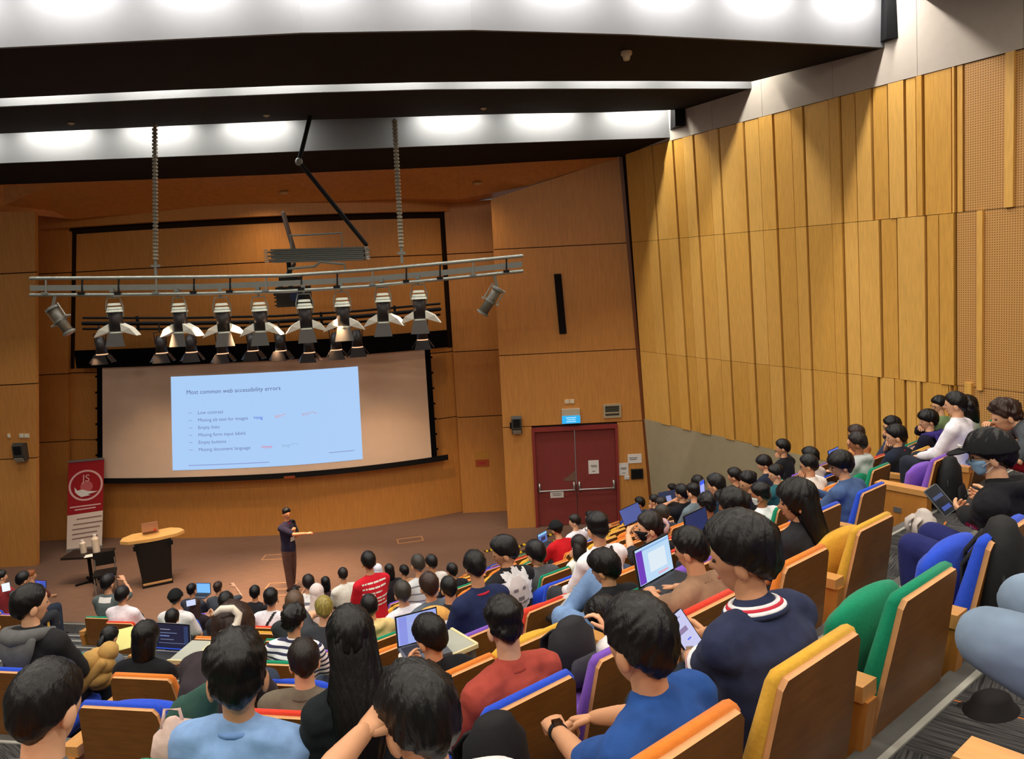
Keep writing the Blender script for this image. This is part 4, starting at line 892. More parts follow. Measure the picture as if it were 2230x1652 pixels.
def skull(D):
    """radius vectors of a head for unit directions D (n,3): +y face, z up"""
    x, y, z = D[:, 0], D[:, 1], D[:, 2]
    ax = .076 - .018 * sstep(0, -.8, z); ay = np.where(y > 0, .094, .098); az = np.where(z > 0, .112, .122)
    r = 1 / np.sqrt((x / ax) ** 2 + (y / ay) ** 2 + (z / az) ** 2)
    r = r * (1 - .16 * sstep(-.15, -.75, z) * sstep(.2, -.7, y))          # nape
    r = r * (1 + .06 * sstep(-.45, -.8, z) * sstep(.1, .6, y))            # chin
    g = lambda cx, cy, cz, w: np.exp(-((x - cx) ** 2 + (y - cy) ** 2 + (z - cz) ** 2) / w)
    r = r + .022 * g(0, .96, -.20, .012) + .012 * g(0, .99, -.06, .008) + .005 * g(0, .85, -.48, .02)
    r = r - .010 * (g(.34, .93, .02, .02) + g(-.34, .93, .02, .02)) + .005 * (g(.25, .93, .2, .03) + g(-.25, .93, .2, .03))
    return D * r[:, None]
def sphgrid(n, m):
    """lon n, lat m; poles included; longitudes denser is not needed"""
    th = np.linspace(-math.pi / 2, math.pi / 2, m + 1)[1:-1]; ph = np.linspace(0, 2 * math.pi, n, endpoint=False)
    D = [(0, 0, -1)]
    for t in th: D += [(math.cos(t) * math.sin(p), math.cos(t) * math.cos(p), math.sin(t)) for p in ph]
    D.append((0, 0, 1)); D = np.array(D); f = [(0, 1 + j, 1 + (j + 1) % n) for j in range(n)]
    for i in range(len(th) - 1):
        for j in range(n):
            a = 1 + i * n + j; b = 1 + i * n + (j + 1) % n; f.append((a, a + n, b + n, b))
    e = len(D) - 1; f += [(e, e - n + (j + 1) % n, e - n + j) for j in range(n)]
    return D, [q[::-1] for q in f]
GRID = {q: (sphgrid(n, m), sphgrid(n2, m2)) for q, (n, m, n2, m2) in {0: (36, 28, 84, 52), 1: (24, 18, 44, 30), 2: (16, 12, 24, 16)}.items()}
def head_mb(q, face=True):
    (D, f), _ = GRID[q]; mb = MB(); mb.add(skull(D), f, 0)
    for s in (-1, 1):
        mb.ball((s * .077, -.006, -.018), (.011, .021, .034), 8, 6, 0, rotz(-s * .35) @ rotx(-.15))
        if q < 2: mb.ball((s * .029, .083, .006), (.013, .008, .006), 6, 5, 1)
    if q < 2: mb.ball((0, .0855, -.058), (.022, .008, .006), 8, 5, 2)
    return mb
def hair_mb(style, q, seed=0):
    """shell over the skull that dips under the skin outside the hairline"""
    r = np.random.default_rng(seed); _, (D, f) = GRID[q]; S = skull(D); mb = MB()
    x, y, z = D[:, 0], D[:, 1], D[:, 2]; phi = np.abs(np.arctan2(x, y)) / math.pi   # 0 front .. 1 back
    ctrl = {'fade': [(0, .58), (.15, .52), (.28, .40), (.42, .12), (.5, .02), (.62, -.36), (.8, -.70), (1, -.78)],
            'short': [(0, .52), (.15, .48), (.26, .36), (.36, .05), (.47, -.08), (.55, -.12), (.66, -.56), (.8, -.80), (1, -.86)],
            'mop': [(0, .30), (.15, .28), (.28, .12), (.40, -.12), (.5, -.20), (.6, -.46), (.7, -.74), (1, -.90)],
            'bob': [(0, .42), (.16, .34), (.25, .0), (.34, -.6), (.45, -.85), (1, -.93)]}
    base = {'curly': 'short', 'bald': 'short', 'bun': 'short', 'pony': 'short', 'long': 'bob', 'cap': 'short', 'bowl': 'mop', 'spiky': 'fade', 'thick': 'short', 'hijab': 'bob', 'bighair': 'mop'}.get(style, style)
    zl = np.interp(phi, *zip(*ctrl[base]))
    m = sstep(-.07, .06, z - zl)
    top = sstep(-.1, .75, z)
    tk = {'fade': .004 + .026 * sstep(.30, .72, z + .18 * (phi - .5)), 'spiky': .005 + .034 * sstep(.2, .75, z), 'short': .014 + .018 * top, 'mop': .020 + .016 * top, 'thick': .024 + .020 * top, 'bowl': .016 + .018 * top, 'bob': .020 + .016 * top, 'long': .018 + .014 * top, 'curly': .020 + .024 * top, 'bald': .009 + .012 * top, 'bun': .009 + .010 * top, 'pony': .008 + .010 * top, 'cap': .010 + .012 * top, 'hijab': .020 + .016 * top, 'bighair': .028 + .034 * top}[style]
    tk = np.broadcast_to(tk, m.shape).copy() * (1 - (.38 * x ** 2 if style in ('short', 'mop', 'thick', 'spiky', 'fade', 'bald', 'curly') else 0))
    # strand relief radiating from the crown
    cr = np.array([.12, -.45, .88]); cr /= np.linalg.norm(cr); u = np.cross(cr, [0, 1, 0]); u /= np.linalg.norm(u); w = np.cross(cr, u)
    ang = np.arctan2(D @ w, D @ u); rad = np.arccos(np.clip(D @ cr, -1, 1))
    if style != 'hijab':
        amp = {'curly': .007, 'spiky': .004, 'bighair': .010, 'fade': .0025, 'bald': .002, 'mop': .0045, 'thick': .0045}.get(style, .0035)
        nz = np.zeros(len(D))
        for i in range(5):
            fr = [7, 13, 19, 29, 41][i]
            if fr * 2 > (84, 44, 24)[q]: break
            nz += np.sin(fr * ang + 3.0 * rad * (i % 3 - 1) + r.uniform(0, 6) + 1.6 * np.sin(4 * rad + r.uniform(0, 6))) / (1 + .25 * i)
        if style in ('curly', 'bighair', 'spiky'):
            for i in range(4): k = r.normal(size=3) * (13 if style == 'curly' else 8); nz += .8 * np.sin(D @ k + r.uniform(0, 6))
        tk += amp * nz * sstep(.05, .5, rad) * m * .6
    if style in ('bob', 'long', 'hijab', 'bowl', 'bighair'): T = -.012 + m * (.012 + tk)
    else:   # tapers to nothing at the hairline
        tk = np.maximum(tk, .003); wide = {'fade': .30, 'spiky': .30, 'bald': .30}.get(style, .26)
        T = -.012 + m * (.0135 + tk * sstep(-.02, wide, z - zl))
    L = np.linalg.norm(S, axis=1, keepdims=True); V = S * (1 + T[:, None] / L)
    mb.add(V, f)
    if style == 'bob': mb.tube([(0, -.02, .02), (0, -.03, -.08), (0, -.035, -.155)], [(.098, .088), (.102, .086), (.094, .072)], 24 if q < 2 else 14, lat=(1, 0, 0))
    if style == 'long':
        n = 40 if q == 0 else 16
        mb.tube([(0, -.03, .04), (0, -.045, -.08), (0, -.075, -.20), (.005, -.10, -.32), (.0, -.10, -.44), (0, -.095, -.50)], [(.094, .075), (.102, .07), (.118, .06), (.115, .05), (.085, .035), (.05, .02)], n, lat=(1, 0, 0))
        if q == 0:
            V = mb.v[-1]; a = np.arctan2(V[:, 0], V[:, 1]); V *= 1; V[:, 0] += .006 * np.sin(23 * V[:, 2] * 3 + 9 * a); V[:, 1] += .006 * np.sin(17 * a + 14 * V[:, 2])
    if style == 'bun': mb.ball((0, -.115, -.02), (.05, .042, .048), 12, 9)
    if style == 'pony': mb.tube([(0, -.10, .02), (0, -.135, -.03), (0, -.13, -.12), (0, -.12, -.2)], [.022, .034, .032, .014], 10)
    if style == 'hijab': mb.tube([(0, -.02, .0), (0, -.02, -.10), (0, -.02, -.19), (0, -.02, -.26)], [(.098, .098), (.10, .095), (.14, .10), (.18, .11)], 18, lat=(1, 0, 0))
    return mb
HM = {}
def hair_mesh(style, q, seed):
    key = (style, q, seed % (9 if q == 0 else 3))
    if key not in HM: HM[key] = hair_mb(style, q, key[2]).mesh('hair', HAIR['k'], True)
    return HM[key]
def hand_mb(mb, Wp, d, pn, s, curl=.5, q=0, sc=1.0, point=False):
    """wrist point, finger direction d, palm normal pn, s: +1 right / -1 left hand"""
    d = np.array(d, float); d /= np.linalg.norm(d); pn = np.array(pn, float); pn -= d * (pn @ d); pn /= np.linalg.norm(pn)
    side = np.cross(d, pn) * s   # towards the thumb
    n = 8 if q == 0 else 6
    L = lambda a, b, c: Wp + sc * (a * d + b * side + c * pn)
    mb.tube([L(-.01, 0, 0), L(.03, .002, 0), L(.085, 0, -.004)], [(.017 * sc, .024 * sc), (.016 * sc, .037 * sc), (.013 * sc, .039 * sc)], n + 2, lat=pn)
    for i, (off, ln, r) in enumerate(((.028, .070, .0085), (.0095, .080, .009), (-.010, .074, .0085), (-.028, .058, .0075))):
        c = curl * (1 + .12 * i) * (0.15 if point and i == 0 else 1); p = L(.082, off, -.003); a = 0; pts = [L(.05, off * .8, 0), p]
        for seg, fr in ((.45, .9), (.32, 1.1), (.25, .7)):
            a += c * fr; p = p + sc * ln * seg * (math.cos(a) * d + math.sin(a) * pn); pts.append(p)
        mb.tube(pts, [r * sc, r * sc * 1.08, r * sc, r * sc * .92, r * sc * .78], n)
    p0, p1, p2, p3 = L(.012, .022, .004), L(.042, .048, .012), L(.068, .056, .020 + .012 * curl), L(.090, .054, .026 + .02 * curl)
    mb.tube([p0, p1, p2, p3], [.013 * sc, .012 * sc, .0105 * sc, .0085 * sc], n)
def ik(S, T, L1, L2, pole):
    d = T - S; D = np.linalg.norm(d); D2 = min(D, (L1 + L2) * .985); d = d / D; T = S + d * D2
    a = (L1 * L1 - L2 * L2 + D2 * D2) / (2 * D2); h = math.sqrt(max(L1 * L1 - a * a, 0)); pole = np.array(pole, float); pole -= d * (pole @ d); pole /= np.linalg.norm(pole)
    return S + d * a + pole * h, T
# hands: (right target, left target) in body space with the chest lean added to y partly
POSE = {'lap': ((.11, .34, .60), (-.11, .34, .60)), 'laptop': ((.10, .44, .70), (-.10, .44, .70)), 'phone': ((.055, .40, .80), (-.055, .40, .78)), 'fold': ((-.08, .24, .82), (.08, .26, .80)),
        'chin': ((.05, None, None), (-.14, .34, .62)), 'chinL': ((.12, .34, .62), (-.05, None, None)), 'head': ((.12, None, 1.), (-.12, None, 1.)), 'arms': ((.30, .30, .66), (-.30, .30, .66)), 'stand': ((.05, .36, 1.16), (-.02, .24, 1.08))}
TEMP = []      # (object name, temp object, voxel, smooth, callback)
def stage(mb, vox, sm, done):
    me = mb.mesh('t', []); o = bpy.data.objects.new('t', me); COL.objects.link(o)
    m = o.modifiers.new('r', 'REMESH'); m.mode = 'VOXEL'; m.voxel_size = vox; m.use_smooth_shade = True
    if sm: s = o.modifiers.new('s', 'SMOOTH'); s.factor = .5; s.iterations = sm
    TEMP.append((o, done))
def flush():
    dg = bpy.context.evaluated_depsgraph_get(); out = []
    for o, done in TEMP: out.append((bpy.data.meshes.new_from_object(o.evaluated_get(dg)), o, done))
    for me, o, done in out:
        old = o.data; bpy.data.objects.remove(o); bpy.data.meshes.remove(old); done(me)
    TEMP.clear()
PEOPLE = {}
def person(key, P):
    """P: dict of everything about one seated or standing figure"""
    q = P['q']; sc = P['sc']; vox = (.013, .021, .032)[q]; lean = P['lean']; up = P['up']
    stand = P.get('stand', False)
    H = V3(0, 0, .49 + up) if not stand else V3(0, 0, .95)
    roll = P.get('roll', 0.0)
    def dirv(a): return V3(math.sin(roll), math.sin(a) * math.cos(roll), math.cos(a) * math.cos(roll))
    sp = P['spine']
    Cc = H + .28 * sp * dirv(lean * .55); Nk = Cc + .21 * sp * dirv(lean * 1.15); hd = Nk + .185 * sp * dirv(lean * .9 + P['nod'] * .35)
    P['headpos'] = hd
    lat = V3(1, 0, 0)
    fem = P.get('fem', 0)
    sw = (.185 - .02 * fem)
    tw = 1.0 + P.get('fat', 0)
    fw = dirv(lean + math.pi / 2)  # chest forward
    R = {}
    for s in (1, -1):
        S = Nk + V3(s * sw, 0, 0) - dirv(lean) * .055 - fw * .005
        hp = P['hands'][0 if s > 0 else 1]; T = V3(*[0 if v is None else v for v in hp[:3]])
        if len(hp) == 4: pass
        elif hp[1] is None: T = hd + V3(s * (.045 if hp[2] is None else .115), .115 if hp[2] is None else .03, -.10 if hp[2] is None else .04) + V3(hp[0] * .2, 0, -.02)
        else: T = T + V3(0, (Nk[1]) * .35, (up if not stand else 0) * .8)
        pole = P.get('pole', (.75, -.55, -.6)); E, T = ik(S, T, .285 * sp, .25 * sp, V3(s * pole[0], pole[1], pole[2]))
        R[s] = (S, E, T)
    if stand: legs = {s: (H + V3(s * .09, 0, -.04), V3(s * .10, .02 * s, .50), V3(s * .105, -.02 + .06 * s, .08)) for s in (1, -1)}
    else: legs = {s: (H + V3(s * .09, .02, -.03), V3(s * .125, .46, .52 + up * .6), V3(s * .125, .44, .09)) for s in (1, -1)}
    if 'legs' in P: legs = {s: tuple(V3(*a) for a in P['legs'][s]) for s in (1, -1)}
    def torso(mb, g, n=16):
        pts = [H + V3(0, 0, -.06), H, H + (Cc - H) * .5, Cc, Cc + (Nk - Cc) * .55, Cc + (Nk - Cc) * .86, Nk + dirv(lean) * .005]
        w = [.165, .175, .155, .17 - .01 * fem, .178, .15, .065]; dth = [.115, .12, .112, .122, .115, .085, .06]
        mb.tube(pts, [(a * tw + g, b * (.5 + .5 * tw) + g) for a, b in zip(w, dth)], n, lat=lat)
        for s in (1, -1):
            S, E, T = R[s]; mb.tube([Nk - dirv(lean) * .02, S * .5 + Nk * .5 - dirv(lean) * .005, S], [.058 + g, .064 + g, .066 + g], 10)
    # body (skin)
    mb = MB(); torso(mb, 0.0)
    mb.tube([Nk - dirv(lean) * .05, Nk + (hd - Nk) * .35, hd + V3(0, -.012, -.05)], [.062, .053, .054], 12)
    for s in (1, -1):
        S, E, T = R[s]; mb.tube([S, S * .5 + E * .5, E, E * .45 + T * .55, T], [.052, .046, .040, .036, .027], 10)
        a, b, c = legs[s]; mb.tube([a, a * .5 + b * .5, b], [.080, .072, .054], 10); mb.tube([b, b * .55 + c * .45, c], [.052, .052, .036], 10); mb.tube([c, c + V3(0, .06, -.04), c + V3(0, .13, -.05)], [.04, .04, .034], 8)
    smat = P['skin']
    def fin_body(me, P=P):
        V = np.empty(len(me.vertices) * 3); me.vertices.foreach_get('co', V); V = V.reshape(-1, 3); F_ = [tuple(p.vertices) for p in me.polygons]
        b = MB(); b.add(V, F_, 0)
        hm = head_mb(q); Rh = rotz(-P['hyaw']) @ rotx(-P['nod']) @ roty(P.get('tilt', 0)); P['Rh'] = Rh
        hs = P.get('hs', 1.0)
        HV = np.concatenate(hm.v) * hs @ Rh.T + hd; o0 = b.n; b.add(HV, []); b.f += [tuple(i + o0 for i in f) for f in hm.f]; b.m += hm.m
        for s in (1, -1):
            S, E, T = R[s]; d = T - E; d /= np.linalg.norm(d); hc = P.get('curl', .5)
            dd = d + V3(-s * .15, 0, 0); pn = P.get('palm', {}).get(s, (-s * .35, .1, -1)); hand_mb(b, T, dd, pn, -s if False else s, hc, q, 1.0)
        bpy.data.meshes.remove(me)
        me2 = b.mesh('person', [smat, M_EYE, M_LIP], True)
        P['body_me'] = me2
    stage(mb, vox, 3, fin_body)
    # shirt
    mb = MB(); torso(mb, .016 + P.get('loose', 0))
    sl = P['sleeve']; top_cut = None
    for s in (1, -1):
        S, E, T = R[s]
        if sl == 's': mb.tube([S, S * .6 + E * .4, S * .22 + E * .78], [.072, .069, .066], 12)
        elif sl == 'l': mb.tube([S, S * .5 + E * .5, E, E * .5 + T * .5, E * .06 + T * .94], [.072, .064, .058, .052, .042], 12)
        else: pass
    if P.get('hood'):
        mb.tube([Nk + V3(-.11, -.02, .02), Nk + V3(-.07, -.085, .025), Nk + V3(0, -.115, .02), Nk + V3(.07, -.085, .025), Nk + V3(.11, -.02, .02)], [.035, .045, .05, .045, .035], 10)
    def fin_shirt(me, P=P):
        V = np.empty(len(me.vertices) * 3); me.vertices.foreach_get('co', V); V = V.reshape(-1, 3)
        Nn = np.empty(len(V) * 3); me.vertices.foreach_get('normal', Nn); Nn = Nn.reshape(-1, 3)
        if q < 2:   # soft folds
            r = np.random.default_rng(len(V)); d = np.zeros(len(V))
            for i in range(7): kx = r.normal(size=3) * V3(16, 16, 26); d += np.sin(V @ kx + r.uniform(0, 6) + 1.5 * np.sin(V @ (r.normal(size=3) * 9)))
            V = V + Nn * (d * (.0021 if q == 0 else .0013))[:, None]
        P['shirtV'] = V; me.vertices.foreach_set('co', V.ravel()); me.materials.clear(); me.materials.append(P['shirt']); me.name = 'shirt'; me.update(); P['shirt_me'] = me
    stage(mb, vox, 3, fin_shirt)
    # trousers
    mb = MB(); mb.tube([H + V3(0, 0, -.085), H + V3(0, 0, .05)], [(.185 * tw, .125), (.178 * tw, .120)], 16, lat=lat)
    for s in (1, -1):
        a, b, c = legs[s]
        if P.get('shorts'): mb.tube([a, a * .5 + b * .5, a * .2 + b * .8], [.10, .098, .094], 10)
        else: mb.tube([a, a * .5 + b * .5, b], [.102, .096, .084], 12); mb.tube([b, b * .5 + c * .5, b * .08 + c * .92], [.083, .078, .068], 12)
    def fin_tr(me, P=P): me.materials.clear(); me.materials.append(P['trousers']); me.name = 'trousers'; P['tr_me'] = me
    stage(mb, vox * 1.15, 2, fin_tr)
    P['geom'] = dict(H=H, C=Cc, N=Nk, R=R, legs=legs, hd=hd, lean=lean, fw=fw, dirv=dirv)
mb = MB(); mb.tube([(0, -.06, .045), (0, .02, .05), (0, .10, .04), (0, .17, .028)], [(.042, .045), (.046, .052), (.047, .04), (.04, .026)], 10, lat=(1, 0, 0)); ME_SHOE = mb.mesh('shoe', M_SHOE, True)
def assemble(key, P):
    o = link('person', P['body_me'], None, P['loc'], -P['heading'], P['label'], 'person', P.get('group')); o.scale = (P['sc'],) * 3
    P['o'] = o
    if P['hair'] != 'none':
        h = link('headscarf' if P['hair'] == 'hijab' else 'hair', hair_mesh(P['hair'], P['q'], P['seed']), o, slot_mats=[P['hairmat']])
        M = Matrix([list(r) + [0] for r in P['Rh'].tolist()] + [[0, 0, 0, 1]]).to_4x4(); hs = P.get('hs', 1.0); hk = P.get('hk', 1.0)
        h.matrix_local = Matrix.Translation(Vector(P['headpos'])) @ M @ Matrix.Diagonal((hs * hk, hs * hk, hs * hk, 1)); P['hair_o'] = h
    P['shirt_o'] = link('shirt', P['shirt_me'], o); P['tr_o'] = link('shorts' if P.get('shorts') else 'trousers', P['tr_me'], o)
    for s in (1, -1):
        c = P['geom']['legs'][s][2]; link('shoe', ME_SHOE, o, loc=(c[0], c[1], c[2] - .09))
def headpart(P, mb, name, m, smooth=True):
    V = np.concatenate(mb.v) * P.get('hs', 1.0) @ P['Rh'].T + P['headpos']; b = MB(); b.add(V, []); b.f = mb.f; b.m = mb.m
    return b.build(name, m, P['o'], smooth)
def bvh(me): return BVHTree.FromPolygons([v.co[:] for v in me.vertices], [tuple(p.vertices) for p in me.polygons])
def decal(P, name, m, inside, box, step, off=.004, direc=(0, 1, 0), frm=-1.0, me='shirt_me'):
    """print that follows the cloth: cells of a grid thrown onto the garment from direction direc (back by default)"""
    T = bvh(P[me]); g = P['geom']; x0, x1, z0, z1 = box; nx, nz = int((x1 - x0) / step) + 1, int((z1 - z0) / step) + 1
    up = g['dirv'](g['lean']); d = Vector(direc); xa = V3(1, 0, 0) if abs(direc[1]) > .5 else V3(0, 1, 0)
    C0 = (g['C'] + g['N']) / 2; pts = {}
    mb = MB(); V = []; F_ = []
    def get(i, j):
        if (i, j) not in pts:
            x, z = x0 + i * step, z0 + j * step; o = C0 + xa * x + up * z + np.array(direc) * frm
            hit = T.ray_cast(Vector(o), d)
            if hit[0] is None: pts[i, j] = None
            else: p = hit[0] + hit[1] * off if hit[1].dot(d) < 0 else hit[0] - hit[1] * off; pts[i, j] = len(V); V.append(tuple(p))
        return pts[i, j]
    for i in range(nx):
        for j in range(nz):
            if inside(x0 + (i + .5) * step, z0 + (j + .5) * step):
                q_ = [get(i, j), get(i + 1, j), get(i + 1, j + 1), get(i, j + 1)]
                if None not in q_: F_.append(tuple(q_))
    if F_: mb.add(V, F_); return mb.build(name, m, P['o'], True)
def ringtube(P, name, m, c, ax_x, ax_y, rx, ry, r, n=20, a0=0, a1=2 * math.pi):
    pts = [c + rx * math.cos(a) * ax_x + ry * math.sin(a) * ax_y for a in np.linspace(a0, a1, n)]
    mb = MB(); mb.tube(pts, [r] * n, 8); return mb.build(name, m, P['o'], True)
def collar(P, m, rx=.072, ry=.062, r=.011, name='collar'):
    g = P['geom']; return ringtube(P, name, m, g['N'] + g['dirv'](g['lean']) * .012, V3(1, 0, 0), g['fw'], rx, ry, r)
def cap_part(P, m, brim=True, back=False):
    (D, f) = GRID[min(P['q'], 1)][1]; S = skull(D); z = D[:, 2]; y = D[:, 1]; zl = .18 + .12 * y
    mm = sstep(-.03, .03, z - zl); L = np.linalg.norm(S, axis=1, keepdims=True); V = S * (1 + (-.012 + mm * .048)[:, None] / L); mb = MB(); mb.add(V, f)
    o = headpart(P, mb, 'cap', m)
    if brim:
        mb = MB(); pts = [(-.07, .075), (-.066, .14), (-.035, .19), (0, .20), (.035, .19), (.066, .14), (.07, .075)]; mb.prism([V3(x, y, .052 - .16 * (abs(x)) ** 1.5 - (y - .075) * .18) for x, y in pts], (0, 0, .007)); headpart(P, mb, 'cap_brim', m, False)
    return o
def glasses(P, col=(24, 24, 26)):
    mb = MB(); 
    for s in (-1, 1):
        pts = [(s * .034 + .024 * math.cos(a), .096, .004 + .019 * math.sin(a)) for a in np.linspace(0, 2 * math.pi, 14)]; mb.tube(pts, [.0022] * 14, 5); mb.tube([(s * .058, .094, .008), (s * .079, .05, .008), (s * .081, -.01, .004)], [.0022] * 3, 5)
    mb.tube([(-.01, .098, .008), (.01, .098, .008)], [.002] * 2, 5); headpart(P, mb, 'glasses', mat('glasses_frame', col, .3, .5, 0))
def mask(P, col=(170, 206, 224)):
    (D, f) = GRID[min(P['q'], 1)][0]; S = skull(D); x, y, z = D[:, 0], D[:, 1], D[:, 2]
    mm = sstep(.0, .12, y - .35) * sstep(-.06, -.14, z) * sstep(-.88, -.8, z); L = np.linalg.norm(S, axis=1, keepdims=True); V = S * (1 + (-.01 + mm * .020)[:, None] / L)
    mb = MB(); mb.add(V, f); o = headpart(P, mb, 'face_mask', mat('mask_' + str(col), col, .8, .1, .03))
    for s in (-1, 1): mb = MB(); mb.tube([(s * .066, .05, -.04), (s * .08, .005, -.01), (s * .082, -.022, -.02), (s * .07, .04, -.075)], [.002] * 4, 5); headpart(P, mb, 'ear_loop', M_PAPER)
def watch(P, s, m, r=.029, w=.016, face=None):
    S, E, T = P['geom']['R'][s]; d = (T - E) / np.linalg.norm(T - E); c = T - d * .015; a = np.cross(d, V3(0, 0, 1)); a /= np.linalg.norm(a); b = np.cross(d, a)
    mb = MB(); mb.cyl(c - d * w / 2, c + d * w / 2, r, 14); mb.build('wrist_band', m, P['o'])
    if face: mb = MB(); mb.box(c - b * (r * 1.0) * (1 if b[2] < 0 else -1), (.03, .03, .012), R=np.stack([a, d, b], 1)); mb.build('watch_face', face, P['o'])
